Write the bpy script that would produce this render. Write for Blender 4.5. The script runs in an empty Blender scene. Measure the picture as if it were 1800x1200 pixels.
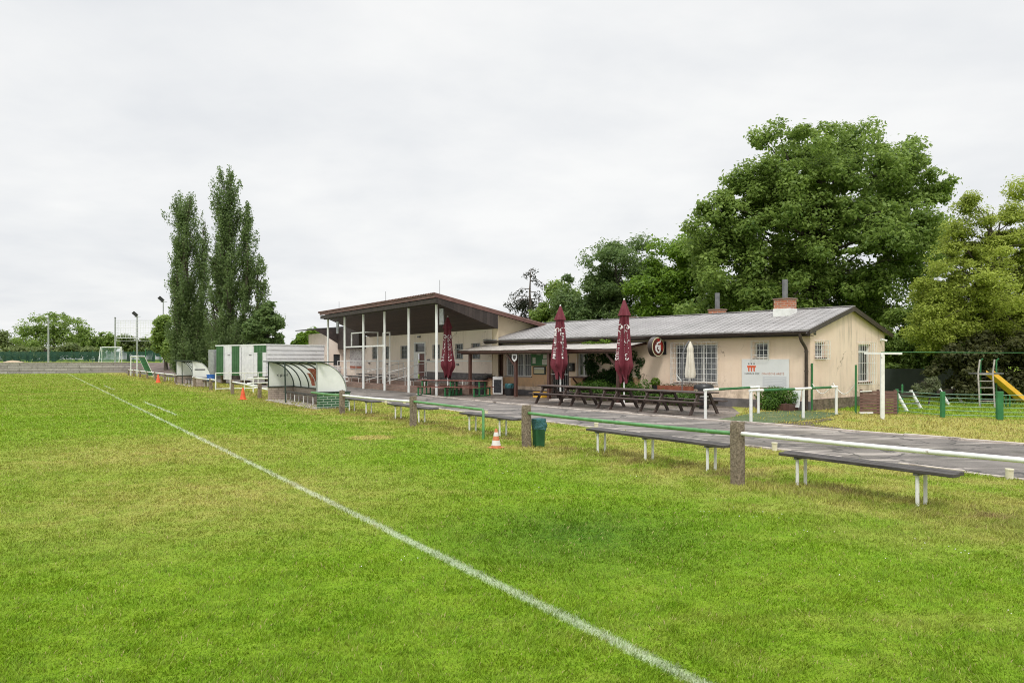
import bpy, bmesh, math, random
import numpy as np
from mathutils import Vector, Matrix

scene = bpy.context.scene
COL = scene.collection
rad = math.radians
random.seed(7)
RNG = np.random.default_rng(11)

# ---------------------------------------------------------------- survey
FPX, HOR, CAMH = 1300.0, 631.0, 1.70          # focal length (px of the 1800 px photo), horizon row, eye height


def G(px, py):
    """ground point seen at a photo position"""
    Y = CAMH * FPX / (py - HOR)
    return ((px - 900) / FPX * Y, Y)


def Pt(px, py, Y):
    return ((px - 900) / FPX * Y, Y, CAMH - (py - HOR) / FPX * Y)


class Frame:
    """a straight line on the ground (a facade, a fence): origin, direction; local x along it, local y to its left"""
    def __init__(self, o, d):
        l = math.hypot(*d)
        self.o = o
        self.d = (d[0] / l, d[1] / l)
        self.n = (-self.d[1], self.d[0])
        self.rot = math.atan2(self.d[1], self.d[0])

    def at(self, s, y=0.0):
        return (self.o[0] + self.d[0] * s + self.n[0] * y, self.o[1] + self.d[1] * s + self.n[1] * y)

    def s(self, px, y=0.0):
        r = (px - 900) / FPX
        ox, oy = self.at(0, y)
        return (ox - r * oy) / (r * self.d[1] - self.d[0])

    def z(self, px, py, y=0.0):
        Y = self.at(self.s(px, y), y)[1]
        return CAMH - (py - HOR) / FPX * Y


FEN = Frame((3.05, 10.0), (-0.541, 0.841))        # touchline barrier
HOU = Frame((9.80, 24.3), (-0.652, 0.758))        # clubhouse front, from its right corner
GAB = Frame((9.80, 24.3), (0.758, 0.652))         # clubhouse gable wall
STA = Frame((-3.54, 34.7), (-0.541, 0.841))       # stand columns, from the right one

# ---------------------------------------------------------------- mesh builder


class MB:
    def __init__(self, T=None):
        self.v, self.f, self.fm, self.m = [], [], [], 0
        self.T = T

    def _add(self, vs, fs):
        b = len(self.v)
        if self.T:
            vs = [self.T(*p) for p in vs]
        self.v += [tuple(p) for p in vs]
        self.f += [tuple(b + i for i in q) for q in fs]
        self.fm += [self.m] * len(fs)
        return self

    def box(self, x0, x1, y0, y1, z0, z1):
        vs = [(x, y, z) for z in (z0, z1) for y in (y0, y1) for x in (x0, x1)]
        return self._add(vs, [(0, 2, 3, 1), (4, 5, 7, 6), (0, 1, 5, 4), (2, 6, 7, 3), (0, 4, 6, 2), (1, 3, 7, 5)])

    def bar(self, a, b, w, h, up=(0, 0, 1)):
        """rectangular bar from a to b, w across, h along up"""
        a, b, up = Vector(a), Vector(b), Vector(up)
        d = (b - a).normalized()
        s = d.cross(up)
        if s.length < 1e-4:
            s = d.cross(Vector((0, 1, 0)))
        s.normalize()
        u = s.cross(d).normalized()
        vs = []
        for p in (a, b):
            for i, j in ((-1, -1), (1, -1), (1, 1), (-1, 1)):
                vs.append(p + s * (i * w / 2) + u * (j * h / 2))
        return self._add(vs, [(3, 2, 1, 0), (4, 5, 6, 7), (0, 1, 5, 4), (1, 2, 6, 5), (2, 3, 7, 6), (3, 0, 4, 7)])

    def tube(self, pts, r, n=8, caps=True):
        pts = [Vector(p) for p in pts]
        rs = r if isinstance(r, (list, tuple)) else [r] * len(pts)
        vs, fs = [], []
        ref = None
        for i, p in enumerate(pts):
            if i == 0:
                d = pts[1] - p
            elif i == len(pts) - 1:
                d = p - pts[i - 1]
            else:
                d = (pts[i + 1] - p).normalized() + (p - pts[i - 1]).normalized()
            d.normalize()
            if ref is None:
                ref = Vector((0, 0, 1)) if abs(d.z) < .9 else Vector((1, 0, 0))
            s = d.cross(ref)
            if s.length < 1e-4:
                s = d.cross(Vector((0, 1, 0)))
            s.normalize()
            u = s.cross(d)
            for k in range(n):
                t = 2 * math.pi * k / n
                vs.append(p + (s * math.cos(t) + u * math.sin(t)) * rs[i])
        for i in range(len(pts) - 1):
            for k in range(n):
                a, b = i * n + k, i * n + (k + 1) % n
                fs.append((a, b, b + n, a + n))
        if caps:
            fs.append(tuple(range(n - 1, -1, -1)))
            fs.append(tuple((len(pts) - 1) * n + k for k in range(n)))
        return self._add(vs, fs)

    def lathe(self, prof, n=16, c=(0, 0), fn=None, cap=True):
        vs, fs = [], []
        for (r, z) in prof:
            for k in range(n):
                t = 2 * math.pi * k / n
                rr = fn(r, z, t) if fn else r
                vs.append((c[0] + rr * math.cos(t), c[1] + rr * math.sin(t), z))
        for i in range(len(prof) - 1):
            for k in range(n):
                a, b = i * n + k, i * n + (k + 1) % n
                fs.append((a, b, b + n, a + n))
        if cap:
            fs.append(tuple(range(n - 1, -1, -1)))
            fs.append(tuple((len(prof) - 1) * n + k for k in range(n)))
        return self._add(vs, fs)

    def prism(self, poly, ext):
        """poly: list of 3-d points (planar), extruded by ext"""
        n = len(poly)
        e = Vector(ext)
        vs = [Vector(p) for p in poly] + [Vector(p) + e for p in poly]
        fs = [tuple(range(n - 1, -1, -1)), tuple(range(n, 2 * n))]
        fs += [(i, (i + 1) % n, n + (i + 1) % n, n + i) for i in range(n)]
        return self._add(vs, fs)

    def poly(self, pts):
        return self._add(pts, [tuple(range(len(pts)))])

    def holed(self, a0, a1, c0, c1, holes, depth, b=0.0):
        """flat wall a x c at out=b with rectangular openings and their reveals"""
        A = sorted({a0, a1, *[h[0] for h in holes], *[h[1] for h in holes]})
        C = sorted({c0, c1, *[h[2] for h in holes], *[h[3] for h in holes]})
        for i in range(len(A) - 1):
            for j in range(len(C) - 1):
                ma, mc = (A[i] + A[i + 1]) / 2, (C[j] + C[j + 1]) / 2
                if any(h[0] < ma < h[1] and h[2] < mc < h[3] for h in holes):
                    continue
                self._add([(A[i], b, C[j]), (A[i + 1], b, C[j]), (A[i + 1], b, C[j + 1]), (A[i], b, C[j + 1])], [(0, 1, 2, 3)])
        for (x0, x1, z0, z1) in holes:
            q = [(x0, z0), (x1, z0), (x1, z1), (x0, z1)]
            for k in range(4):
                p, r = q[k], q[(k + 1) % 4]
                self._add([(p[0], b, p[1]), (r[0], b, r[1]), (r[0], b - depth, r[1]), (p[0], b - depth, p[1])], [(0, 1, 2, 3)])
        return self

    def build(self, name, mats, parent=None, smooth=False, bevel=0.0, fix=True):
        me = bpy.data.meshes.new(name)
        me.from_pydata(self.v, [], self.f)
        ms = mats if isinstance(mats, (list, tuple)) else [mats]
        for m in ms:
            me.materials.append(m)
        me.polygons.foreach_set('material_index', self.fm)
        if fix or bevel:
            bm = bmesh.new()
            bm.from_mesh(me)
            if fix:
                bmesh.ops.recalc_face_normals(bm, faces=bm.faces)
            if bevel:
                es = [e for e in bm.edges if len(e.link_faces) == 2 and e.calc_face_angle(0) > 0.6]
                bmesh.ops.bevel(bm, geom=es, offset=bevel, segments=1, affect='EDGES', clamp_overlap=True)
            bm.to_mesh(me)
            bm.free()
        if smooth:
            me.polygons.foreach_set('use_smooth', [True] * len(me.polygons))
            try:
                me.set_sharp_from_angle(angle=rad(40))
            except Exception:
                pass
        me.update()
        return link(name, me, parent)


def link(name, me, parent=None):
    o = bpy.data.objects.new(name, me)
    COL.objects.link(o)
    if parent is not None:
        o.parent = parent
    return o


def tag(o, label=None, cat=None, group=None, kind=None):
    if label:
        o['label'] = label
    if cat:
        o['category'] = cat
    if group:
        o['group'] = group
    if kind:
        o['kind'] = kind
    return o


def thing(name, label, cat, loc=(0, 0, 0), rot=0.0, group=None):
    o = bpy.data.objects.new(name, None)
    COL.objects.link(o)
    o.location = loc if len(loc) == 3 else (loc[0], loc[1], 0)
    o.rotation_euler = (0, 0, rot)
    o.empty_display_size = .2
    return tag(o, label, cat, group)


def children(o):
    return [c for c in KIDS.get(o.name, [])] if False else [c for c in COL.objects if c.parent == o]


def copy_tree(o, parent=None):
    c = o.copy()
    COL.objects.link(c)
    if parent is not None:
        c.parent = parent
    for ch in children(o):
        copy_tree(ch, c)
    return c


def place(o, loc, rot=None, label=None):
    o.location = loc if len(loc) == 3 else (loc[0], loc[1], 0)
    if rot is not None:
        o.rotation_euler = (0, 0, rot)
    if label:
        o['label'] = label
    return o


def np_mesh(name, V, Fq, mat, parent=None, smooth=False):
    """fast mesh from arrays: V (n,3), Fq (m,k)"""
    me = bpy.data.meshes.new(name)
    k = Fq.shape[1]
    me.vertices.add(len(V))
    me.vertices.foreach_set('co', V.astype(np.float32).ravel())
    me.loops.add(Fq.size)
    me.loops.foreach_set('vertex_index', Fq.astype(np.int32).ravel())
    me.polygons.add(len(Fq))
    me.polygons.foreach_set('loop_start', np.arange(0, Fq.size, k, dtype=np.int32))
    try:
        me.polygons.foreach_set('loop_total', np.full(len(Fq), k, dtype=np.int32))
    except Exception:
        pass
    if smooth:
        me.polygons.foreach_set('use_smooth', np.ones(len(Fq), dtype=bool))
    me.materials.append(mat)
    me.update(calc_edges=True)
    return link(name, me, parent)


def text_polys(s, size, align='LEFT', extrude=0.0):
    cu = bpy.data.curves.new('lettering', 'FONT')
    cu.body = s
    cu.size = size
    cu.align_x = align
    cu.resolution_u = 3
    ob = bpy.data.objects.new('lettering', cu)
    COL.objects.link(ob)
    bpy.context.view_layer.update()
    dg = bpy.context.evaluated_depsgraph_get()
    me = bpy.data.meshes.new_from_object(ob.evaluated_get(dg))
    vs = [tuple(v.co) for v in me.vertices]
    fs = [tuple(p.vertices) for p in me.polygons]
    bpy.data.objects.remove(ob)
    bpy.data.meshes.remove(me)
    bpy.data.curves.remove(cu)
    return vs, fs
# ---------------------------------------------------------------- materials


class NT:
    def __init__(self, mat):
        self.t = mat.node_tree
        self.n = self.t.nodes
        self.l = self.t.links

    def new(self, typ, **kw):
        nd = self.n.new(typ)
        for k, v in kw.items():
            setattr(nd, k, v)
        return nd

    def set(self, sock, val):
        if hasattr(val, 'is_output') or isinstance(val, bpy.types.NodeSocket):
            self.l.new(val, sock)
        else:
            if hasattr(sock, 'default_value'):
                try:
                    n = len(sock.default_value)
                    val = tuple(val)
                    if n == 4 and len(val) == 3:
                        val = val + (1,)
                except TypeError:
                    pass
                sock.default_value = val

    def math(self, op, a, b=None, c=None, clamp=False):
        nd = self.new('ShaderNodeMath', operation=op)
        nd.use_clamp = clamp
        self.set(nd.inputs[0], a)
        if b is not None:
            self.set(nd.inputs[1], b)
        if c is not None:
            self.set(nd.inputs[2], c)
        return nd.outputs[0]

    def mix(self, f, a, b, blend='MIX'):
        nd = self.new('ShaderNodeMix', data_type='RGBA', blend_type=blend)
        self.set(nd.inputs[0], f)
        self.set(nd.inputs[6], a)
        self.set(nd.inputs[7], b)
        return nd.outputs[2]

    def ramp(self, f, lo, hi, a=0.0, b=1.0):
        nd = self.new('ShaderNodeMapRange')
        nd.clamp = True
        self.set(nd.inputs[0], f)
        nd.inputs[1].default_value, nd.inputs[2].default_value = lo, hi
        nd.inputs[3].default_value, nd.inputs[4].default_value = a, b
        return nd.outputs[0]

    def noise(self, co, scale, detail=4, rough=.55, out='Fac', dist=0.0):
        nd = self.new('ShaderNodeTexNoise')
        self.l.new(co, nd.inputs['Vector'])
        nd.inputs['Scale'].default_value = scale
        nd.inputs['Detail'].default_value = detail
        nd.inputs['Roughness'].default_value = rough
        nd.inputs['Distortion'].default_value = dist
        return nd.outputs[out]

    def mapping(self, co, scale=(1, 1, 1), rot=(0, 0, 0), loc=(0, 0, 0)):
        nd = self.new('ShaderNodeMapping')
        self.l.new(co, nd.inputs['Vector'])
        nd.inputs['Scale'].default_value = scale
        nd.inputs['Rotation'].default_value = rot
        nd.inputs['Location'].default_value = loc
        return nd.outputs[0]

    def obj(self):
        return self.new('ShaderNodeTexCoord').outputs['Object']

    def pos(self):
        return self.new('ShaderNodeNewGeometry').outputs['Position']

    def bump(self, h, strength, dist=.02):
        nd = self.new('ShaderNodeBump')
        nd.inputs['Strength'].default_value = strength
        nd.inputs['Distance'].default_value = dist
        self.l.new(h, nd.inputs['Height'])
        return nd.outputs[0]


def new_mat(name):
    m = bpy.data.materials.new(name)
    m.use_nodes = True
    t = NT(m)
    b = t.n['Principled BSDF']
    return m, t, b


def M(name, c1, c2=None, scale=4.0, rough=.7, bump=0.0, bscale=60.0, metal=0.0, stretch=(1, 1, 1), lo=.35, hi=.65,
      spec=.5, c3=None, s3=1.0, lo3=.55, hi3=.7, bdist=.01):
    """plain painted / wooden / metal surface with mottled wear"""
    m, t, b = new_mat(name)
    co = t.mapping(t.obj(), scale=stretch)
    if c2 is None:
        c2 = tuple(min(1, x * 1.18 + .004) for x in c1)
        c1 = tuple(x * .86 for x in c1)
    f = t.ramp(t.noise(co, scale, 6, .6), lo, hi)
    col = t.mix(f, c1, c2)
    if c3 is not None:
        f3 = t.ramp(t.noise(co, s3, 8, .65), lo3, hi3)
        col = t.mix(f3, col, c3)
    t.set(b.inputs['Base Color'], col)
    t.set(b.inputs['Roughness'], t.ramp(t.noise(co, scale * 2.3, 3), .3, .7, max(.04, rough - .1), min(1, rough + .1)))
    b.inputs['Metallic'].default_value = metal
    b.inputs['Specular IOR Level'].default_value = spec
    if bump:
        t.set(b.inputs['Normal'], t.bump(t.noise(co, bscale, 4), bump, bdist))
    return m


MAT = {}
# paints, woods, metals
MAT['white'] = M('white_paint', (.66, .66, .63), (.80, .80, .78), 5, .45, .08, 60, c3=(.33, .26, .2), s3=9, lo3=.63, hi3=.70)
MAT['white_clean'] = M('white_sheet', (.66, .675, .65), (.77, .78, .76), 2, .5)
MAT['green_rail'] = M('green_rail_paint', (.065, .20, .06), (.11, .29, .10), 6, .42, .06, 50, c3=(.52, .58, .5), s3=8, lo3=.66, hi3=.72)
MAT['green_dark'] = M('dark_green_paint', (.02, .12, .035), (.035, .17, .05), 4, .5)
MAT['green_post'] = M('green_metal_paint', (.02, .135, .045), (.035, .19, .065), 4, .5)
MAT['frame_dark'] = M('dark_green_frame', (.02, .035, .028), (.035, .055, .045), 8, .5)
MAT['plank'] = M('dark_bench_plank', (.036, .032, .031), (.095, .084, .080), 3, .5, .25, 30, stretch=(1, 8, 8), c3=(.12, .11, .11), s3=4, lo3=.6, hi3=.78, spec=.3)
MAT['picnic'] = M('brown_table_timber', (.035, .022, .018), (.095, .064, .052), 3, .6, .3, 30, stretch=(1.2, 9, 9), c3=(.19, .155, .13), s3=5, lo3=.6, hi3=.78)
MAT['redwood'] = M('red_brown_planks', (.13, .045, .035), (.22, .085, .065), 4, .5, .2, 30, stretch=(1, 7, 7))
MAT['brown_timber'] = M('brown_stained_timber', (.06, .028, .02), (.11, .05, .038), 4, .55, .2, 40, stretch=(3, 3, .7))
MAT['dark_board'] = M('dark_boarding', (.02, .013, .011), (.042, .028, .024), 5, .65, .2, 40)
MAT['gutter'] = M('brown_gutter', (.035, .024, .02), (.06, .042, .036), 6, .35)
MAT['red_fascia'] = M('red_brown_fascia', (.105, .048, .04), (.17, .082, .07), 3, .55)
MAT['galv'] = M('galvanised_steel', (.30, .31, .32), (.44, .45, .46), 6, .4, metal=.6)
MAT['ladder'] = M('weathered_ladder', (.22, .20, .17), (.36, .33, .29), 8, .6)
MAT['flue'] = M('grey_flue_pipe', (.12, .12, .13), (.2, .2, .21), 5, .5, metal=.3)
MAT['black'] = M('black_plastic', (.012, .012, .013), (.03, .03, .032), 8, .4)
MAT['bitumen'] = M('dark_bitumen', (.05, .05, .05), (.09, .09, .09), 3, .8)
MAT['blue'] = M('blue_plastic', (.015, .10, .42), (.03, .15, .5), 4, .4)
MAT['blue_bag'] = M('blue_plastic_bag', (.010, .07, .065), (.05, .16, .19), 14, .3, .6, 25, bdist=.03)
MAT['bin_green'] = M('green_plastic_bin', (.008, .065, .022), (.016, .095, .035), 5, .42)
MAT['orange'] = M('orange_plastic', (.62, .085, .025), (.75, .13, .04), 6, .45)
MAT['cone_faded'] = M('faded_orange_plastic', (.45, .13, .05), (.56, .2, .09), 10, .6)
MAT['cone_white'] = M('dirty_white_band', (.55, .53, .5), (.7, .68, .66), 12, .6)
MAT['yellow'] = M('yellow_plastic', (.74, .40, .03), (.82, .48, .06), 5, .42)
MAT['cream_pipe'] = M('cream_pipe', (.55, .5, .36), (.7, .66, .52), 12, .6)
MAT['terracotta'] = M('terracotta_plastic', (.3, .09, .05), (.4, .14, .08), 8, .7)
MAT['cloth_red'] = M('maroon_canvas', (.115, .012, .022), (.16, .02, .034), 3, .75, .2, 80)
MAT['cloth_cream'] = M('cream_canvas', (.6, .55, .46), (.72, .67, .58), 3, .8)
MAT['lettering'] = M('white_lettering', (.72, .70, .68), (.78, .76, .74), 3, .7)
MAT['chalk'] = M('chalkboard', (.012, .013, .016), (.04, .042, .05), 9, .6, c3=(.3, .3, .3), s3=22, lo3=.66, hi3=.75)
MAT['paper'] = M('paper_notice', (.55, .55, .48), (.68, .68, .62), 30, .8, c3=(.25, .3, .25), s3=40, lo3=.6, hi3=.68)
MAT['notice_cream'] = M('cream_notice', (.55, .5, .3), (.62, .58, .4), 20, .8)
MAT['sign_white'] = M('sign_white', (.66, .67, .66), (.72, .73, .72), 1.5, .5)
MAT['sign_grey'] = M('sign_grey', (.55, .56, .57), (.58, .59, .6), 1.5, .5)
MAT['sign_red'] = M('sign_red', (.62, .1, .03), (.68, .13, .05), 3, .5)
MAT['sign_text'] = M('sign_dark_text', (.05, .045, .04), (.07, .06, .06), 3, .5)
MAT['sign_orange'] = M('sign_orange_text', (.5, .2, .12), (.55, .25, .16), 3, .5)
MAT['pergola_sheet'] = M('translucent_sheet', (.36, .33, .30), (.5, .47, .43), 2, .35, stretch=(1, 6, 1))
MAT['concrete'] = M('weathered_concrete', (.12, .09, .062), (.30, .24, .18), 30, .95, .9, 70, c3=(.07, .06, .045), s3=5, lo3=.52, hi3=.72, bdist=.02)
MAT['slab'] = M('pale_concrete', (.34, .30, .27), (.48, .43, .39), 3, .9, .3, 60, c3=(.2, .17, .15), s3=2, lo3=.55, hi3=.75)
MAT['kerb'] = M('kerb_stone', (.38, .33, .29), (.56, .50, .44), 2.5, .9, .3, 50, c3=(.14, .11, .09), s3=2.2, lo3=.56, hi3=.66)
MAT['bark'] = M('bark', (.05, .04, .03), (.12, .1, .08), 6, .9, .8, 18, stretch=(1, 1, .25))
MAT['soil'] = M('dark_soil', (.05, .035, .025), (.11, .08, .055), 10, .95, .5, 30)
MAT['sand'] = M('sand', (.3, .22, .14), (.42, .33, .22), 3, .95, .3, 30)
MAT['tarp'] = M('dark_green_tarp', (.025, .033, .028), (.045, .055, .048), 1.2, .6, stretch=(1, 1, .3))
MAT['curtain'] = M('net_curtain', (.07, .075, .08), (.24, .25, .26), 3, .8, stretch=(9, 9, .6))
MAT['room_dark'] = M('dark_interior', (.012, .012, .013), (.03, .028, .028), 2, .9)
MAT['door_brown'] = M('brown_door', (.11, .035, .028), (.16, .06, .05), 4, .5)
MAT['wire'] = M('green_wire', (.13, .27, .19), (.24, .37, .29), 6, .5, metal=.2)
MAT['poster'] = M('faded_poster', (.5, .48, .48), (.62, .6, .58), 6, .6, c3=(.25, .2, .23), s3=5, lo3=.52, hi3=.6)
MAT['poster_red'] = M('red_print', (.42, .05, .03), (.55, .13, .1), 9, .5, c3=(.62, .6, .56), s3=6, lo3=.55, hi3=.58)
MAT['turf_mat'] = M('artificial_turf', (.04, .075, .022), (.085, .125, .04), 26, .95, .9, 90, c3=(.17, .17, .075), s3=1.6, lo3=.5, hi3=.75)
MAT['brown_mat'] = M('weathered_brown_boards', (.10, .05, .04), (.2, .11, .09), 4, .7, .3, 30, stretch=(1, 1, 9))


def glass_mat():
    m, t, b = new_mat('window_glass')
    co = t.obj()
    t.set(b.inputs['Base Color'], t.mix(t.noise(co, 3, 2), (.016, .018, .022), (.05, .055, .06)))
    b.inputs['Roughness'].default_value = .08
    return m


MAT['glass'] = glass_mat()


def plaster(name, a, b_, stain, streak_amt=.5, stain2=None):
    m, t, b = new_mat(name)
    co = t.obj()
    col = t.mix(t.ramp(t.noise(co, .7, 6, .6), .3, .7), a, b_)
    st = t.noise(t.mapping(co, scale=(5, 5, .55)), 1.0, 7, .65)
    big = t.noise(co, .55, 3)
    k = t.math('MULTIPLY', t.ramp(st, .48, .70), t.ramp(big, .42, .68))
    col = t.mix(t.math('MULTIPLY', k, streak_amt), col, stain)
    spot = t.ramp(t.noise(co, 6.5, 8, .7), .66, .74)
    col = t.mix(t.math('MULTIPLY', spot, .35), col, stain2 or stain)
    sep = t.new('ShaderNodeSeparateXYZ')
    t.l.new(co, sep.inputs[0])
    foot = t.math('MULTIPLY', t.ramp(sep.outputs[2], .40, .95, 1.0, 0.0), t.ramp(t.noise(co, 3.2, 6, .65), .42, .66))
    col = t.mix(t.math('MULTIPLY', foot, .7), col, (.27, .20, .15))
    vor = t.new('ShaderNodeTexVoronoi', feature='DISTANCE_TO_EDGE')
    wob = t.new('ShaderNodeVectorMath', operation='ADD')
    t.l.new(co, wob.inputs[0])
    t.l.new(t.noise(co, 2.0, 4, .6, 'Color'), wob.inputs[1])
    t.l.new(wob.outputs[0], vor.inputs['Vector'])
    vor.inputs['Scale'].default_value = .45
    ck = t.math('MULTIPLY', t.math('LESS_THAN', vor.outputs['Distance'], .006), t.ramp(t.noise(co, .9, 2), .5, .62))
    col = t.mix(t.math('MULTIPLY', ck, .7), col, (.25, .19, .14))
    t.set(b.inputs['Base Color'], col)
    b.inputs['Roughness'].default_value = .92
    b.inputs['Specular IOR Level'].default_value = .2
    h = t.math('ADD', t.noise(co, 90, 3), t.math('MULTIPLY', t.noise(co, 7, 3), .6))
    t.set(b.inputs['Normal'], t.bump(h, .35, .01))
    return m


MAT['plaster'] = plaster('cream_plaster', (.77, .60, .46), (.84, .685, .54), (.42, .31, .22), .32)
MAT['plaster_gable'] = plaster('stained_cream_plaster', (.72, .555, .45), (.80, .645, .53), (.19, .155, .135), .85)
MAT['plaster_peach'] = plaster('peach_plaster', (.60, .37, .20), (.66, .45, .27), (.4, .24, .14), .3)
MAT['stand_wall'] = plaster('pale_boarded_wall', (.77, .66, .565), (.84, .74, .65), (.36, .28, .22), .4)
MAT['stand_gable'] = plaster('pale_yellow_wall', (.64, .53, .38), (.70, .60, .45), (.5, .36, .22), .4)


def brick_mat(name, c1, c2, mortar, scale=1.0, bw=.25, bh=.075, ms=.012, vertical_axes='XZ', rough=.9, dirt=(.1, .08, .06)):
    m, t, b = new_mat(name)
    co = t.obj()
    sep = t.new('ShaderNodeSeparateXYZ')
    t.l.new(co, sep.inputs[0])
    cmb = t.new('ShaderNodeCombineXYZ')
    u = t.math('ADD', sep.outputs[0], sep.outputs[1])
    t.l.new(u, cmb.inputs[0])
    t.l.new(sep.outputs[2], cmb.inputs[1])
    br = t.new('ShaderNodeTexBrick')
    t.l.new(cmb.outputs[0], br.inputs['Vector'])
    br.inputs['Scale'].default_value = scale
    br.inputs['Brick Width'].default_value = bw
    br.inputs['Row Height'].default_value = bh
    br.inputs['Mortar Size'].default_value = ms
    br.inputs['Color1'].default_value = (*c1, 1)
    br.inputs['Color2'].default_value = (*c2, 1)
    br.inputs['Mortar'].default_value = (*mortar, 1)
    col = t.mix(t.math('MULTIPLY', t.ramp(t.noise(co, 4, 7, .65), .5, .75), .55), br.outputs['Color'], dirt)
    t.set(b.inputs['Base Color'], col)
    b.inputs['Roughness'].default_value = rough
    t.set(b.inputs['Normal'], t.bump(t.math('ADD', t.math('MULTIPLY', br.outputs['Fac'], -1.0), t.noise(co, 60, 3)), .5, .01))
    return m


MAT['brick_red'] = brick_mat('red_brick', (.36, .10, .045), (.46, .15, .07), (.4, .34, .28), 1, .25, .08, .012)
MAT['brick_pale'] = brick_mat('pale_brick', (.38, .31, .26), (.47, .39, .33), (.27, .22, .19), 1, .29, .085, .012)
MAT['brick_green'] = brick_mat('green_painted_brick', (.02, .085, .035), (.03, .11, .04), (.30, .37, .30), 1, .29, .085, .014, dirt=(.02, .06, .03))
MAT['brick_step'] = brick_mat('worn_red_brick', (.2, .12, .09), (.28, .18, .14), (.2, .16, .13), 1, .25, .08, .012)
MAT['block_wall'] = brick_mat('grey_block_wall', (.30, .27, .265), (.44, .405, .395), (.16, .14, .13), 1, 2.4, .31, .03, dirt=(.04, .035, .03))
MAT['stone'] = M('rubble_stone', (.09, .065, .045), (.22, .17, .12), 7, .95, .9, 10, c3=(.06, .07, .035), s3=2, lo3=.5, hi3=.7, bdist=.04)
MAT['plinth'] = M('grey_plinth', (.10, .092, .092), (.17, .155, .155), 3, .9, .3, 40)


def roof_mat():
    m, t, b = new_mat('grey_roof_sheets')
    co = t.obj()
    sep = t.new('ShaderNodeSeparateXYZ')
    t.l.new(co, sep.inputs[0])
    row = t.math('FRACT', t.math('MULTIPLY', sep.outputs[1], 2.6))
    line = t.ramp(row, 0.0, .16, 1.0, 0.0)
    n = t.noise(t.mapping(co, scale=(2.2, 6, 1)), 1.6, 4)
    dash = t.math('MULTIPLY', line, t.ramp(n, .38, .55))
    col = t.mix(t.ramp(t.noise(co, .9, 6, .6), .3, .7), (.215, .205, .20), (.345, .33, .325))
    col = t.mix(t.math('MULTIPLY', dash, .85), col, (.075, .07, .07))
    lich = t.ramp(t.noise(co, 3.5, 8, .7), .58, .74)
    col = t.mix(t.math('MULTIPLY', lich, .6), col, (.17, .15, .12))
    t.set(b.inputs['Base Color'], col)
    b.inputs['Roughness'].default_value = .62
    t.set(b.inputs['Normal'], t.bump(t.math('ADD', t.math('MULTIPLY', line, -.8), t.noise(co, 25, 3)), .4, .02))
    return m


MAT['roof'] = roof_mat()


def sheet_mat():
    m, t, b = new_mat('translucent_white_sheet')
    co = t.obj()
    col = t.mix(t.ramp(t.noise(co, 2.2, 6, .6), .35, .7), (.74, .77, .72), (.85, .87, .83))
    t.set(b.inputs['Base Color'], col)
    b.inputs['Roughness'].default_value = .4
    tr = t.new('ShaderNodeBsdfTranslucent')
    t.set(tr.inputs[0], col)
    mx = t.new('ShaderNodeMixShader')
    mx.inputs[0].default_value = .45
    t.l.new(b.outputs[0], mx.inputs[1])
    t.l.new(tr.outputs[0], mx.inputs[2])
    t.l.new(mx.outputs[0], t.n['Material Output'].inputs[0])
    return m


MAT['thin_sheet'] = sheet_mat()
MAT['roof_red'] = M('red_brown_roofing', (.10, .055, .045), (.17, .09, .075), 2, .7)


def lined_mat(name, a, b_, axis, freq, rough=.6, line=(.05, .05, .05), width=.12, amt=.7, bump=.5):
    """boards or ribs: dark joint lines along one local axis"""
    m, t, b = new_mat(name)
    co = t.obj()
    sep = t.new('ShaderNodeSeparateXYZ')
    t.l.new(co, sep.inputs[0])
    src = sep.outputs[axis] if axis < 3 else t.math('ADD', sep.outputs[0], sep.outputs[1])
    fr = t.math('FRACT', t.math('MULTIPLY', src, freq))
    ln = t.math('LESS_THAN', fr, width)
    cell = t.math('FLOOR', t.math('MULTIPLY', src, freq))
    wn = t.new('ShaderNodeTexWhiteNoise', noise_dimensions='1D')
    t.l.new(cell, wn.inputs['W'])
    f = t.math('ADD', t.math('MULTIPLY', wn.outputs['Value'], .5), t.math('MULTIPLY', t.noise(co, 2.5, 6), .5))
    col = t.mix(t.ramp(f, .2, .8), a, b_)
    col = t.mix(t.math('MULTIPLY', ln, amt), col, line)
    t.set(b.inputs['Base Color'], col)
    b.inputs['Roughness'].default_value = rough
    t.set(b.inputs['Normal'], t.bump(t.math('SUBTRACT', t.noise(co, 30, 3), ln), bump, .01))
    return m


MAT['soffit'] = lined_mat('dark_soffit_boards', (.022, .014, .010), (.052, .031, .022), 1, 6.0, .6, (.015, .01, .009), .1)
MAT['wedge'] = lined_mat('weathered_dark_boards', (.022, .015, .013), (.055, .040, .035), 1, 5.0, .7, (.015, .012, .01), .1)
MAT['container_green'] = M('container_green', (.028, .095, .032), (.045, .14, .045), 3, .5, .1, 20)
MAT['container_white'] = M('container_white', (.60, .60, .61), (.72, .72, .72), 3, .5, c3=(.42, .4, .38), s3=2.5, lo3=.58, hi3=.75)
MAT['corrugated'] = M('corrugated_white', (.74, .74, .75), (.84, .84, .84), 1.5, .5, c3=(.5, .48, .46), s3=2, lo3=.6, hi3=.8)


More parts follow.
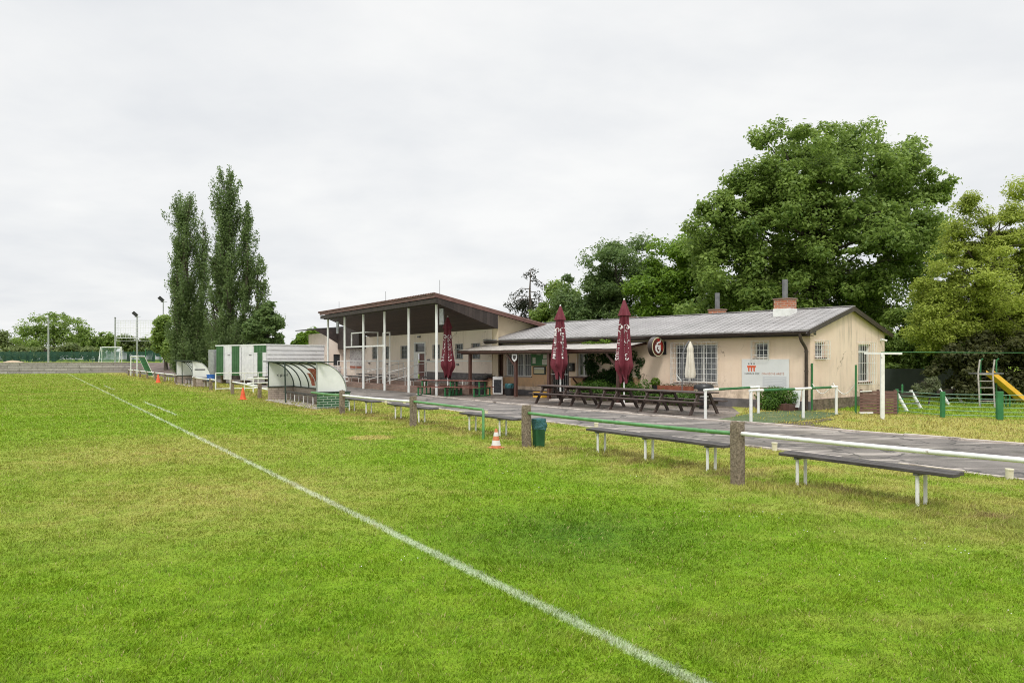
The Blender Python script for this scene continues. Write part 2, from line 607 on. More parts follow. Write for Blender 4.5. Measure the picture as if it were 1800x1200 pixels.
def asphalt_mat(name, a, b_, pale, rough=.55):
    m, t, b = new_mat(name)
    co = t.pos()
    col = t.mix(t.ramp(t.noise(co, .8, 6, .6), .35, .65), a, b_)
    fine = t.noise(co, 55, 3, .7)
    col = t.mix(t.math('MULTIPLY', t.ramp(fine, .45, .75), .35), col, pale)
    band = t.noise(t.mapping(co, rot=(0, 0, rad(-57)), scale=(.45, 2.4, 1)), .9, 5, .6)
    pf = t.ramp(band, .53, .60)
    col = t.mix(t.math('MULTIPLY', pf, .8), col, pale)
    vor = t.new('ShaderNodeTexVoronoi', feature='DISTANCE_TO_EDGE')
    wob = t.new('ShaderNodeVectorMath', operation='ADD')
    t.l.new(co, wob.inputs[0])
    sc = t.new('ShaderNodeVectorMath', operation='SCALE')
    t.l.new(t.noise(co, 1.4, 4, .6, 'Color'), sc.inputs[0])
    sc.inputs['Scale'].default_value = .9
    t.l.new(sc.outputs[0], wob.inputs[1])
    t.l.new(wob.outputs[0], vor.inputs['Vector'])
    vor.inputs['Scale'].default_value = .55
    crack = t.math('LESS_THAN', vor.outputs['Distance'], .017)
    col = t.mix(t.math('MULTIPLY', crack, .75), col, (.02, .018, .016))
    t.set(b.inputs['Base Color'], col)
    t.set(b.inputs['Roughness'], t.ramp(t.noise(co, 1.1, 5), .35, .65, rough - .18, rough + .25))
    t.set(b.inputs['Normal'], t.bump(t.math('SUBTRACT', fine, t.math('MULTIPLY', crack, 1.5)), .35, .012))
    return m


MAT['asphalt'] = asphalt_mat('worn_asphalt', (.062, .053, .047), (.16, .14, .125), (.36, .32, .28))
MAT['court'] = asphalt_mat('damp_paving', (.085, .07, .06), (.17, .14, .12), (.30, .255, .22), .5)
MAT['dirt'] = M('brown_dirt', (.085, .06, .05), (.14, .105, .09), .8, .95, .4, 6)


def leaf_mat(name, dark, light, trans=.5, rough=.55, nscale=.45):
    m, t, b = new_mat(name)
    g = t.new('ShaderNodeNewGeometry')
    f = t.math('ADD', t.math('MULTIPLY', g.outputs['Random Per Island'], .55), t.math('MULTIPLY', t.noise(g.outputs['Position'], nscale, 3), .75))
    col = t.mix(t.ramp(f, .25, .95), dark, light)
    t.set(b.inputs['Base Color'], col)
    b.inputs['Roughness'].default_value = rough
    b.inputs['Specular IOR Level'].default_value = .35
    tr = t.new('ShaderNodeBsdfTranslucent')
    t.set(tr.inputs[0], t.mix(.5, col, light))
    mx = t.new('ShaderNodeMixShader')
    mx.inputs[0].default_value = trans
    t.l.new(b.outputs[0], mx.inputs[1])
    t.l.new(tr.outputs[0], mx.inputs[2])
    t.l.new(mx.outputs[0], t.n['Material Output'].inputs[0])
    return m


MAT['leaf_oak'] = leaf_mat('oak_leaves', (.07, .14, .022), (.28, .38, .085))
MAT['leaf_bright'] = leaf_mat('maple_leaves', (.07, .15, .012), (.21, .33, .035))
MAT['leaf_walnut'] = leaf_mat('walnut_leaves', (.055, .115, .03), (.19, .27, .085))
MAT['leaf_robinia'] = leaf_mat('robinia_leaves', (.13, .19, .02), (.50, .57, .11))
MAT['leaf_poplar'] = leaf_mat('poplar_leaves', (.055, .10, .03), (.22, .30, .11), nscale=.7)
MAT['leaf_far'] = leaf_mat('distant_leaves', (.08, .125, .04), (.24, .29, .10))
MAT['leaf_hedge'] = leaf_mat('hedge_leaves', (.03, .085, .012), (.13, .24, .035), nscale=2)
MAT['leaf_thicket'] = leaf_mat('thicket_leaves', (.035, .048, .018), (.14, .145, .05), nscale=1)
MAT['leaf_needle'] = leaf_mat('needles', (.02, .028, .016), (.055, .06, .035))
MAT['leaf_sage'] = leaf_mat('sage_leaves', (.10, .13, .06), (.24, .27, .14), nscale=2)
MAT['leaf_ivy'] = leaf_mat('ivy_leaves', (.012, .04, .010), (.055, .12, .025), nscale=2)


def net_mat(name, col, freq, width, axes):
    m, t, b = new_mat(name)
    co = t.obj()
    sep = t.new('ShaderNodeSeparateXYZ')
    t.l.new(co, sep.inputs[0])
    fs = []
    for a in axes:
        fr = t.math('FRACT', t.math('MULTIPLY', sep.outputs[a], freq))
        fs.append(t.math('LESS_THAN', fr, width))
    k = t.math('MAXIMUM', fs[0], fs[1])
    b.inputs['Base Color'].default_value = (*col, 1)
    b.inputs['Roughness'].default_value = .8
    t.set(b.inputs['Alpha'], k)
    return m


MAT['ball_net'] = net_mat('ball_stop_netting', (.62, .63, .66), 3.0, .13, (0, 2))
MAT['windscreen'] = net_mat('green_windscreen', (.014, .06, .042), 6.0, .42, (0, 2))


# -------- grass: one colour recipe used by the ground and by the blades standing on it
LINE_O, LINE_D = (.985, 3.88), (-.5398, .8418)


def grass_colour(t, pos, blades):
    sep = t.new('ShaderNodeSeparateXYZ')
    t.l.new(pos, sep.inputs[0])
    X, Y = sep.outputs[0], sep.outputs[1]
    flat = t.new('ShaderNodeCombineXYZ')
    t.l.new(X, flat.inputs[0])
    t.l.new(Y, flat.inputs[1])
    co = flat.outputs[0]
    lush, mid, dry, brown = (.155, .295, .011), (.215, .33, .018), (.42, .365, .115), (.25, .165, .085)
    n1 = t.noise(co, .22, 5, .6)
    n2 = t.noise(t.mapping(co, rot=(0, 0, rad(32)), scale=(.35, 1.5, 1)), .55, 4, .6)
    n3 = t.noise(co, 2.6, 4, .65)
    n4 = t.noise(co, 14, 3, .6)

    def lin(ox, oy, dx, dy):     # signed distance to the left of a line
        return t.math('ADD', t.math('MULTIPLY', t.math('SUBTRACT', X, ox), -dy), t.math('MULTIPLY', t.math('SUBTRACT', Y, oy), dx))

    def along(ox, oy, dx, dy):
        return t.math('ADD', t.math('MULTIPLY', t.math('SUBTRACT', X, ox), dx), t.math('MULTIPLY', t.math('SUBTRACT', Y, oy), dy))

    def blob(cx, cy, r):
        d = t.math('SQRT', t.math('ADD', t.math('POWER', t.math('SUBTRACT', X, cx), 2.0), t.math('POWER', t.math('SUBTRACT', Y, cy), 2.0)))
        return t.ramp(d, 0.0, r, 1.0, 0.0)

    df = lin(*FEN.o, *FEN.d)                      # >0 pitch side of the barrier
    dl = lin(*LINE_O, *LINE_D)
    base = t.mix(t.ramp(t.math('ADD', t.math('MULTIPLY', n1, .45), t.math('MULTIPLY', n3, .55)), .36, .64), lush, mid)
    base = t.mix(t.math('MULTIPLY', t.ramp(t.noise(t.mapping(co, scale=(1, 1.6, 1)), 5.5, 4, .65), .50, .68), .42), base, (.085, .19, .010))
    # drier bands over the far half and a tired zone left of the line
    far = t.ramp(Y, 11.0, 45.0, 0.0, .62)
    k = t.math('ADD', t.math('MULTIPLY', n2, .65), t.math('MULTIPLY', n3, .35))
    dryness = t.math('ADD', t.ramp(k, .52, .72, 0.0, .34), t.math('MULTIPLY', t.ramp(k, .40, .60), far))
    tired = t.math('MULTIPLY', t.math('MAXIMUM', blob(-3.7, 9.2, 3.6), blob(-6.5, 13.5, 4.5)), t.ramp(n3, .25, .6, .4, .95))
    dryness = t.math('ADD', dryness, tired)
    # worn strip along barrier, benches and path; beyond the path too
    strip = t.math('MULTIPLY', t.ramp(df, .2, 1.9, 1.0, 0.0), t.ramp(t.noise(co, 1.1, 4), .36, .60, .15, 1.0))
    dryness = t.math('ADD', dryness, t.math('MULTIPLY', strip, .78))
    beyond = t.ramp(lin(12.0, 23.0, .64, -.77), -.35, .35)
    dryness = t.math('ADD', dryness, t.math('MULTIPLY', t.math('MULTIPLY', t.ramp(df, -6.0, -7.5), t.ramp(n3, .35, .6, .1, .6)), t.math('SUBTRACT', 1.0, beyond)))
    dryness = t.math('MULTIPLY', dryness, t.math('SUBTRACT', 1.0, t.math('MULTIPLY', beyond, .8)))
    spot = t.ramp(blob(-3.05, 16.0, .75), .2, .6)
    dryness = t.math('ADD', dryness, t.math('MULTIPLY', spot, 1.2), clamp=True)
    col = t.mix(dryness, base, dry)
    bare = t.math('MULTIPLY', t.ramp(t.math('ABSOLUTE', t.math('ADD', df, .62)), .15, .75, 1.0, 0.0), t.ramp(t.noise(co, 1.7, 5, .65), .44, .62))
    col = t.mix(t.math('MULTIPLY', bare, .85), col, brown)
    dk = t.math('MULTIPLY', blob(.65, 7.2, 1.9), t.ramp(n3, .25, .5, .35, 1.0))
    col = t.mix(t.math('MULTIPLY', dk, .95), col, (.05, .15, .010))
    col = t.mix(t.ramp(n4, .35, .7, 0.0, .28), col, (.30, .40, .05))
    # chalk lines
    ed = t.noise(co, 38, 3, .7)
    w = t.math('ADD', t.math('ABSOLUTE', dl), t.math('MULTIPLY', t.math('SUBTRACT', ed, .5), .07))
    lm = t.ramp(w, .025, .07, .62, 0.0)
    endm = t.math('LESS_THAN', Y, 85.0)
    lm = t.math('MULTIPLY', lm, endm)
    d2 = t.math('ABSOLUTE', t.math('ADD', dl, .62))
    w2 = t.math('ADD', d2, t.math('MULTIPLY', t.math('SUBTRACT', ed, .5), .06))
    seg = t.math('ADD', t.math('MULTIPLY', t.math('GREATER_THAN', Y, 22.4), t.math('LESS_THAN', Y, 29.2)),
                 t.math('MULTIPLY', t.math('GREATER_THAN', Y, 40.6), t.math('LESS_THAN', Y, 47.2)))
    lm = t.math('MAXIMUM', lm, t.math('MULTIPLY', t.ramp(w2, .03, .055, .75, 0.0), seg))
    g = t.math('ABSOLUTE', t.math('SUBTRACT', along(*LINE_O, *LINE_D), 96.3))
    gl = t.math('MULTIPLY', t.ramp(g, .05, .35, .8, 0.0), t.math('GREATER_THAN', dl, -.1))
    lm = t.math('MAXIMUM', lm, gl)
    lm = t.math('MULTIPLY', lm, t.ramp(t.noise(co, 60, 2), .30, .55, .45, 1.0))
    return col, lm


def grass_mats():
    m, t, b = new_mat('grass_ground')
    pos = t.pos()
    col, lm = grass_colour(t, pos, False)
    fine = t.noise(pos, 45, 4, .7)
    col = t.mix(t.ramp(fine, .35, .7, .0, .45), col, (.03, .06, .008))
    col = t.mix(t.math('MULTIPLY', lm, .75), col, (.66, .69, .62))
    t.set(b.inputs['Base Color'], col)
    b.inputs['Roughness'].default_value = .95
    b.inputs['Specular IOR Level'].default_value = .1
    t.set(b.inputs['Normal'], t.bump(t.math('ADD', fine, t.noise(pos, 9, 4)), .7, .03))
    m2, t, b = new_mat('grass_blade')
    g = t.new('ShaderNodeNewGeometry')
    col, lm = grass_colour(t, g.outputs['Position'], True)
    r = g.outputs['Random Per Island']
    hs = t.new('ShaderNodeHueSaturation')
    t.set(hs.inputs['Color'], col)
    t.set(hs.inputs['Value'], t.ramp(r, 0, 1, .60, 1.42))
    t.set(hs.inputs['Hue'], t.ramp(r, 0, 1, .485, .505))
    col = hs.outputs[0]
    col = t.mix(t.math('GREATER_THAN', r, .975), col, (.48, .42, .18))
    col = t.mix(t.math('MULTIPLY', lm, t.ramp(r, .1, .5, .25, 1.0)), col, (.72, .75, .68))
    t.set(b.inputs['Base Color'], col)
    b.inputs['Roughness'].default_value = .6
    b.inputs['Specular IOR Level'].default_value = .25
    tr = t.new('ShaderNodeBsdfTranslucent')
    t.set(tr.inputs[0], col)
    mx = t.new('ShaderNodeMixShader')
    mx.inputs[0].default_value = .4
    t.l.new(b.outputs[0], mx.inputs[1])
    t.l.new(tr.outputs[0], mx.inputs[2])
    t.l.new(mx.outputs[0], t.n['Material Output'].inputs[0])
    return m, m2


MAT['grass_ground'], MAT['grass_blade'] = grass_mats()
# ---------------------------------------------------------------- camera, light, sky
cam = bpy.data.cameras.new('camera')
cam.sensor_fit = 'HORIZONTAL'
cam.sensor_width = 36.0
cam.lens = FPX / 1800 * 36.0
cam.shift_y = (HOR - 600) / 1800
cam.clip_start, cam.clip_end = .1, 3000
co = bpy.data.objects.new('camera', cam)
co.location = (0, 0, CAMH)
co.rotation_euler = (rad(90), 0, 0)
COL.objects.link(co)
scene.camera = co

SUN_EL, SUN_AZ = 50.0, 187.0       # azimuth clockwise from +Y
sd = bpy.data.lights.new('sun', 'SUN')
sd.energy = 1.3
sd.angle = rad(14)
sd.color = (1.0, .965, .91)
so = bpy.data.objects.new('sun', sd)
COL.objects.link(so)
az, el = rad(SUN_AZ), rad(SUN_EL)
dirv = Vector((math.sin(az) * math.cos(el), math.cos(az) * math.cos(el), math.sin(el)))
so.rotation_euler = dirv.to_track_quat('Z', 'Y').to_euler()
so.location = dirv * 60

w = bpy.data.worlds.new('World')
scene.world = w
w.use_nodes = True
wt = NT(w)
bg = wt.n['Background']
sky = wt.new('ShaderNodeTexSky', sky_type='NISHITA')
sky.sun_disc = False
sky.sun_elevation, sky.sun_rotation = el, az
sky.altitude, sky.air_density, sky.dust_density = 250, 1.0, 3.0
gen = wt.new('ShaderNodeTexCoord').outputs['Generated']
sp = wt.new('ShaderNodeSeparateXYZ')
wt.l.new(gen, sp.inputs[0])
zc = wt.math('ADD', wt.math('MAXIMUM', sp.outputs[2], 0.0), .16)
cm = wt.new('ShaderNodeCombineXYZ')
wt.l.new(wt.math('DIVIDE', sp.outputs[0], zc), cm.inputs[0])
wt.l.new(wt.math('DIVIDE', sp.outputs[1], zc), cm.inputs[1])
cl = wt.math('ADD', wt.math('MULTIPLY', wt.noise(cm.outputs[0], .5, 6, .55, dist=.4), .75),
             wt.math('MULTIPLY', wt.noise(wt.mapping(cm.outputs[0], loc=(7, 3, 0)), 2.3, 5, .55), .25))
cloud = wt.mix(wt.ramp(cl, .40, .58), (6.40, 6.54, 6.72), (7.62, 7.64, 7.58))
# an overcast sky is brightest overhead
lift = wt.ramp(sp.outputs[2], .46, .95, 1.0, 2.9)
lf = wt.new('ShaderNodeVectorMath', operation='SCALE')
wt.l.new(cloud, lf.inputs[0])
wt.l.new(lift, lf.inputs['Scale'])
cloud = lf.outputs[0]
wt.set(bg.inputs['Color'], wt.mix(.96, sky.outputs[0], cloud))
bg.inputs['Strength'].default_value = .1

scene.view_settings.view_transform = 'Standard'
scene.view_settings.look = 'None'
scene.view_settings.exposure = .36
scene.view_settings.gamma = 1.0
try:
    scene.cycles.max_bounces = 8
    scene.cycles.transparent_max_bounces = 24
    scene.cycles.use_denoising = True
    scene.cycles.denoising_input_passes = 'RGB_ALBEDO_NORMAL'
    scene.cycles.denoising_prefilter = 'NONE'
    scene.cycles.filter_width = 1.05
    scene.cycles.diffuse_bounces = 3
except Exception:
    pass


# ---------------------------------------------------------------- ground
def flat(name, pts, z, mat, kind='structure'):
    mb = MB().poly([(p[0], p[1], z) for p in pts])
    o = mb.build(name, mat, fix=False)
    if o.data.polygons[0].normal.z < 0:
        o.data.flip_normals()
    return tag(o, kind=kind)


mb = MB()
n = 12
xs = np.linspace(-700, 700, n)
ys = np.linspace(-300, 1100, n)
for i in range(n - 1):
    for j in range(n - 1):
        mb.poly([(xs[i], ys[j], 0), (xs[i + 1], ys[j], 0), (xs[i + 1], ys[j + 1], 0), (xs[i], ys[j + 1], 0)])
tag(mb.build('ground', MAT['grass_ground'], fix=False), kind='structure')

NEAR_O, NEAR_D = (4.57, 14.4), (-.549, .836)


def near(t):
    return (NEAR_O[0] + NEAR_D[0] * t, NEAR_O[1] + NEAR_D[1] * t)


FARK = [(17.4, 5.0), (10.07, 14.54), (7.97, 17.26), (4.86, 21.05), (0.0, 27.6), (-2.3, 31.2), STA.at(1.0, .55)]
path_pts = [near(-17), near(0), near(24), near(46), near(80), (STA.at(52, -.3)), STA.at(17, -.3), STA.at(.9, -.3)] + FARK[::-1]
flat('path', path_pts, .012, MAT['asphalt'])
court = [(5.62, 20.1)] + FARK[3:] + [STA.at(.9, -.2), STA.at(0.2, -.2), STA.at(-.2, -3.1), HOU.at(16.4, -.05), HOU.at(3.0, -.05), (7.15, 23.2), (6.35, 21.3)]
flat('forecourt', court, .006, MAT['court'])
TURF = [G(1252, 739.5), G(1300, 731), G(1330, 725), G(1400, 721), G(1482, 727), G(1452, 734), G(1400, 741), G(1345, 744.5), G(1310, 745)]
flat('turf_mat', TURF, .016, MAT['turf_mat'])
# worn earth edges
flat('bare_ground', [G(1345, 745.5), G(1420, 741), G(1455, 735), G(1470, 737), G(1425, 744.5), G(1480, 753), G(1470, 755), G(1410, 750)], .010, MAT['soil'])


def kerb(name, pts, wdt, h, jitter):
    mb = MB()
    for a, b in zip(pts[:-1], pts[1:]):
        L = math.hypot(b[0] - a[0], b[1] - a[1])
        k = max(1, round(L / 1.0))
        for i in range(k):
            p = [a[q] + (b[q] - a[q]) * (i + .006) / k for q in (0, 1)]
            r = [a[q] + (b[q] - a[q]) * (i + .994) / k for q in (0, 1)]
            dz = random.uniform(-jitter, jitter)
            mb.bar((p[0], p[1], (h + dz) / 2 - .03), (r[0], r[1], (h + dz) / 2 - .03), wdt, h + dz + .06)
    return tag(mb.build(name, MAT['kerb'], bevel=.006), kind='structure')


kerb('kerb', FARK, .085, .055, .012)
kerb('path_edging', [near(-17), near(0), near(24)], .06, .03, .014)

# ---------------------------------------------------------------- higher ground behind the goal, earth bank
T0 = 1.25
WALL_R, WALL_L = (-47.4, 92.6), (-131.5, 38.5)
flat('terrace_ground', [WALL_L, WALL_R, (-33.5, 92), (-21, 96), (60, 130), (200, 420), (-500, 420), (-420, 20)], T0, MAT['grass_ground'])
lo = [(-46.8, 89.5), (-40.0, 80.5), (-32.6, 69), (-25, 68), (-10, 84), (20, 100)]
hi = [(-47.4, 92.6), (-43.2, 92.3), (-33.5, 92), (-21, 96), (0, 105), (40, 122)]
mb = MB()
for i in range(len(lo) - 1):
    for k in range(4):
        f0, f1 = k / 4, (k + 1) / 4
        e = lambda p, q, f: (p[0] + (q[0] - p[0]) * f, p[1] + (q[1] - p[1]) * f, T0 * (f * f * (3 - 2 * f)) + .014)
        mb.poly([e(lo[i], hi[i], f0), e(lo[i + 1], hi[i + 1], f0), e(lo[i + 1], hi[i + 1], f1), e(lo[i], hi[i], f1)])
tag(mb.build('dirt_bank', MAT['dirt']), kind='structure')

mb = MB()
d = Frame(WALL_R, (WALL_L[0] - WALL_R[0], WALL_L[1] - WALL_R[1]))
mb.T = lambda a, b, c: (*d.at(a, b), c)
mb.box(0, 100, -.15, .15, 0, 1.30)
rw = thing('retaining_wall', 'long low grey block retaining wall behind the goal line', 'wall', (*WALL_R, 0), d.rot)
mb.T = None
m2 = MB().box(0, 100, -.15, .15, 0, 1.24)
m2.build('wall', MAT['block_wall'], rw)
MB().box(-.05, 100, -.2, .2, 1.24, 1.32).build('coping', MAT['slab'], rw)

# ---------------------------------------------------------------- grass
def in_poly(x, y, poly):
    ins = np.zeros(len(x), bool)
    j = len(poly) - 1
    for i in range(len(poly)):
        xi, yi = poly[i]
        xj, yj = poly[j]
        c = ((yi > y) != (yj > y)) & (x < (xj - xi) * (y - yi) / (yj - yi + 1e-12) + xi)
        ins ^= c
        j = i
    return ins


def value_noise(X, Y, cell, seed):
    r = np.random.default_rng(seed)
    g = r.uniform(-1, 1, (257, 257))
    x, y = X / cell, Y / cell
    xi, yi = np.floor(x).astype(int), np.floor(y).astype(int)
    fx, fy = x - xi, y - yi
    fx, fy = fx * fx * (3 - 2 * fx), fy * fy * (3 - 2 * fy)
    a, b, c, d_ = g[xi % 257, yi % 257], g[(xi + 1) % 257, yi % 257], g[xi % 257, (yi + 1) % 257], g[(xi + 1) % 257, (yi + 1) % 257]
    return (a * (1 - fx) + b * fx) * (1 - fy) + (c * (1 - fx) + d_ * fx) * fy


def grass_field(name, N, accept, hmul, y0, y1, half=.82):
    r = RNG
    Y = np.exp(r.uniform(math.log(y0), math.log(y1), N))
    X = r.uniform(-half, half, N) * Y
    ok = accept(X, Y)
    X, Y = X[ok], Y[ok]
    n = len(X)
    h = (.017 + .0008 * Y).clip(0, .05) * r.uniform(.55, 1.35, n)
    # tufts: neighbouring blades share height and lean
    h *= 1 + .45 * value_noise(X, Y, .11, 3) + .28 * value_noise(X, Y, .37, 4)
    df = (X - FEN.o[0]) * -FEN.d[1] + (Y - FEN.o[1]) * FEN.d[0]
    tuft = np.exp(-((df + .75) / .75) ** 2) + .8 * np.exp(-(df / .22) ** 2)
    h *= (1 + tuft * r.uniform(0, 1.1, n)) * hmul
    wd = .0027 * np.maximum(1, Y / 5.0) ** .9 * r.uniform(.7, 1.4, n)
    a = r.uniform(0, 2 * math.pi, n)
    la = r.uniform(0, 2 * math.pi, n)
    lean = r.uniform(.15, 1.1, n) * h
    la = 2.4 * (value_noise(X, Y, .16, 5) + value_noise(X, Y, .6, 6)) + r.normal(0, .9, n)
    sx, sy = np.cos(a) * wd, np.sin(a) * wd
    lx, ly = np.cos(la) * lean, np.sin(la) * lean
    V = np.empty((n, 6, 3))
    z0 = np.full(n, -.003)
    for k, (f, hh, ww) in enumerate(((0, 0, 1), (.38, .62, .85), (1.0, 1.0, .18))):
        zz = z0 + h * hh
        V[:, 2 * k, 0], V[:, 2 * k, 1], V[:, 2 * k, 2] = X - sx * ww + lx * f, Y - sy * ww + ly * f, zz
        V[:, 2 * k + 1, 0], V[:, 2 * k + 1, 1], V[:, 2 * k + 1, 2] = X + sx * ww + lx * f, Y + sy * ww + ly * f, zz
    b = (np.arange(n) * 6)[:, None]
    Fq = np.concatenate([b + np.array([[0, 1, 3, 2]]), b + np.array([[2, 3, 5, 4]])])
    return tag(np_mesh(name, V.reshape(-1, 3), Fq, MAT['grass_blade']), kind='stuff')


def acc_pitch(X, Y):
    dn = (X - NEAR_O[0]) * -NEAR_D[1] + (Y - NEAR_O[1]) * NEAR_D[0]
    return dn > .05 + .05 * np.sin(X * 9) * np.sin(Y * 7)


LAWN = [(5.8, 20.3), (6.4, 21.3), (8.1, 17.36), (10.2, 14.6), (17.6, 5.1), (40, 6), (40, 40), (16, 30.2), (13.6, 27.6), (9.9, 24.15), (9.6, 24.35), (8.2, 25.9), (7.2, 23.2)]
gp = grass_field('pitch_grass', 950000, acc_pitch, 1.0, 2.5, 84)
tag(gp, 'mown green pitch grass with chalk line and worn yellow patches', 'grass')
gl = grass_field('lawn_grass', 170000, lambda X, Y: in_poly(X, Y, LAWN) & (~in_poly(X, Y, TURF) | (RNG.random(len(X)) < .22)), 1.5, 9, 34)
tag(gl, 'rough yellowish grass between the path and the wire fence', 'grass')


# ---------------------------------------------------------------- clover heads and flat weeds in the turf
r_ = np.random.default_rng(77)
cl_c = [G(1290, 893), G(1262, 902), G(1330, 905), G(1415, 940), G(1690, 975), G(1640, 962), G(1560, 1010), G(1120, 842), G(890, 830), G(1760, 1075), G(950, 862), G(700, 980)]
V_, F_ = [], []
for (cx_, cy_) in cl_c:
    for _ in range(r_.integers(2, 6)):
        x, y = cx_ + r_.normal(0, .16), cy_ + r_.normal(0, .16)
        q, z = r_.uniform(.004, .007), r_.uniform(.022, .04)
        b = len(V_)
        V_ += [(x + q, y, z), (x - q, y, z), (x, y + q, z), (x, y - q, z), (x, y, z + q), (x, y, z - q)]
        F_ += [(b, b + 2, b + 4), (b + 2, b + 1, b + 4), (b + 1, b + 3, b + 4), (b + 3, b, b + 4), (b + 2, b, b + 5), (b + 1, b + 2, b + 5), (b + 3, b + 1, b + 5), (b, b + 3, b + 5)]
tag(np_mesh('clover_flowers', np.array(V_), np.array(F_), MAT['lettering']), 'scattered small white clover heads in the pitch grass', 'flowers', kind='stuff')
# ---------------------------------------------------------------- clubhouse
HL, HD, EAVE, RIDGE = 16.75, 5.68, 2.74, 3.56
RSL = (RIDGE - 2.66) / (HD / 2 + .35)
house = thing('clubhouse', 'long low cream clubhouse with grey sheet roof, stained gable and barred windows', 'building', (*HOU.o, 0), HOU.rot)
Tf = lambda a, b, c: (a, b, c)
Tg = lambda a, b, c: (-b, -a, c)


def span(fr, px0, px1, py0, py1):
    a0, a1 = sorted((fr.s(px0), fr.s(px1)))
    pm = (px0 + px1) / 2
    return (a0, a1, fr.z(pm, py1), fr.z(pm, py0))


W_BIG = span(HOU, 1186, 1260, 605, 672)
W_SMALL = span(HOU, 1326, 1350, 602, 629)
W_BAR = span(HOU, 889, 934, 621, 661)
W_HATCH = span(HOU, 1015, 1034, 620, 661)
D_BAR = span(HOU, 968, 1000, 622, 690)
D_BAR = (D_BAR[0], D_BAR[1], .02, D_BAR[3])
W_G1 = span(GAB, 1433, 1450, 601, 628)
W_G2 = span(GAB, 1509, 1530, 605, 671)
zt = RIDGE - RSL * (HD / 2) - .10
mb = MB(Tf)
mb.holed(0, HL, 0, zt, [W_BIG, W_SMALL, W_BAR, W_HATCH, D_BAR], .16)
mb.m = 1
mb.T = Tg
mb.holed(0, HD, 0, zt, [W_G1, W_G2], .16)
mb.poly([(0, 0, zt), (HD, 0, zt), (HD / 2, 0, RIDGE - .09)])
mb.m = 0
mb.T = None
mb.poly([(0, -HD, 0), (0, -HD, zt), (HL, -HD, zt), (HL, -HD, 0)])
mb.poly([(HL, 0, 0), (HL, 0, zt), (HL, -HD / 2, RIDGE - .09), (HL, -HD, zt), (HL, -HD, 0)])
mb.build('wall', [MAT['plaster'], MAT['plaster_gable']], house, fix=False)
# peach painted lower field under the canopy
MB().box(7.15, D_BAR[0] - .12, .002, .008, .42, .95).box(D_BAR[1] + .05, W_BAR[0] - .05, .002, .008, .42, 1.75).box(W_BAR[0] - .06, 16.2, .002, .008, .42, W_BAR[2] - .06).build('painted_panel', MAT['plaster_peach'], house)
zp = HOU.z(1330, 701.5)
MB().box(-.03, D_BAR[0], 0, .03, 0, zp).box(D_BAR[1], HL, 0, .03, 0, zp - .05).build('plinth', MAT['plinth'], house)
zg = GAB.z(1470, 699)
MB(Tg).box(.03, HD, .0, .05, 0, zg).build('plinth', MAT['stone'], house)

# roof: front and back slope, ribs, verge boards
rf = MB()
O = .14
for sgn in (1, -1):
    y1 = .35 if sgn == 1 else -HD - .35
    z1 = 2.66
    q = [(-O, y1, z1), (HL + .1, y1, z1), (HL + .1, -HD / 2, RIDGE), (-O, -HD / 2, RIDGE)]
    rf.prism(q, (0, 0, -.05))
rf.build('roof', MAT['roof'], house)
rb = MB()
k = 0
x = -.1
while x < HL:
    rb.bar((x, .36, 2.664), (x, -HD / 2, RIDGE + .004), .022, .018)
    x += .31
rb.bar((-O, -HD / 2, RIDGE + .01), (HL, -HD / 2, RIDGE + .01), .22, .03)
rb.build('roof_rib', MAT['roof'], house)
vb = MB()
for y1 in (.36, -HD - .36):
    vb.bar((-O - .015, y1, 2.575), (-O - .015, -HD / 2, RIDGE - .085), .03, .15)
vb.build('verge_board', MAT['gutter'], house)
fb = MB()
fb.box(-O, HL, .315, .345, 2.47, 2.60)
fb.box(-O + .02, HL, .01, .312, 2.455, 2.48)
fb.build('fascia', MAT['dark_board'], house)
gt = MB()
pts = []
for k in range(7):
    t = math.pi * k / 6
    pts.append((.43 - .062 * math.cos(t), 2.575 - .062 * math.sin(t)))
prof = pts + [(p[0] * 1.0 + (.43 - p[0]) * .12, p[1] + (.0 if i in (0, 6) else .008)) for i, p in reversed(list(enumerate(pts)))]
gt.prism([(-.1, p[0], p[1]) for p in prof], (HL, 0, 0))
for x in np.arange(.4, HL, .9):
    gt.bar((x, .35, 2.60), (x, .44, 2.505), .025, .012)
gt.build('gutter', MAT['gutter'], house, smooth=True)
dp = MB()
dp.tube([(.12, .43, 2.53), (.12, .43, 2.42), (.12, .36, 2.30), (.10, .12, 2.08), (.09, .09, 1.98), (.09, .09, .05)], .055, 10)
for z in (.5, 1.3, 1.95):
    dp.tube([(.09, .09, z - .02), (.09, .09, z + .02)], .068, 10)
dp.build('downpipe', MAT['gutter'], house, smooth=True)


def grille(T, w, off, step, m, parent, ext=.06, horiz=None, box=True, r=.007):
    g = MB(T)
    a0, a1, c0, c1 = w[0] - ext, w[1] + ext, w[2] - ext, w[3] + ext
    n = max(2, round((a1 - a0) / step))
    for i in range(n + 1):
        a = a0 + (a1 - a0) * i / n
        g.tube([(a, off, c0), (a, off, c1)], r, 5)
    hz = horiz or max(2, round((c1 - c0) / step))
    for j in range(hz + 1):
        c = c0 + (c1 - c0) * j / hz
        g.tube([(a0, off + .008, c), (a1, off + .008, c)], r, 5)
        if box:
            g.tube([(a0, .0, c), (a0, off, c)], r, 4)
            g.tube([(a1, .0, c), (a1, off, c)], r, 4)
    if box:
        for b in (off * .33, off * .66):
            for a in (a0, a1):
                g.tube([(a, b, c0), (a, b, c1)], r * .9, 4)
    return g.build('grille', m, parent)


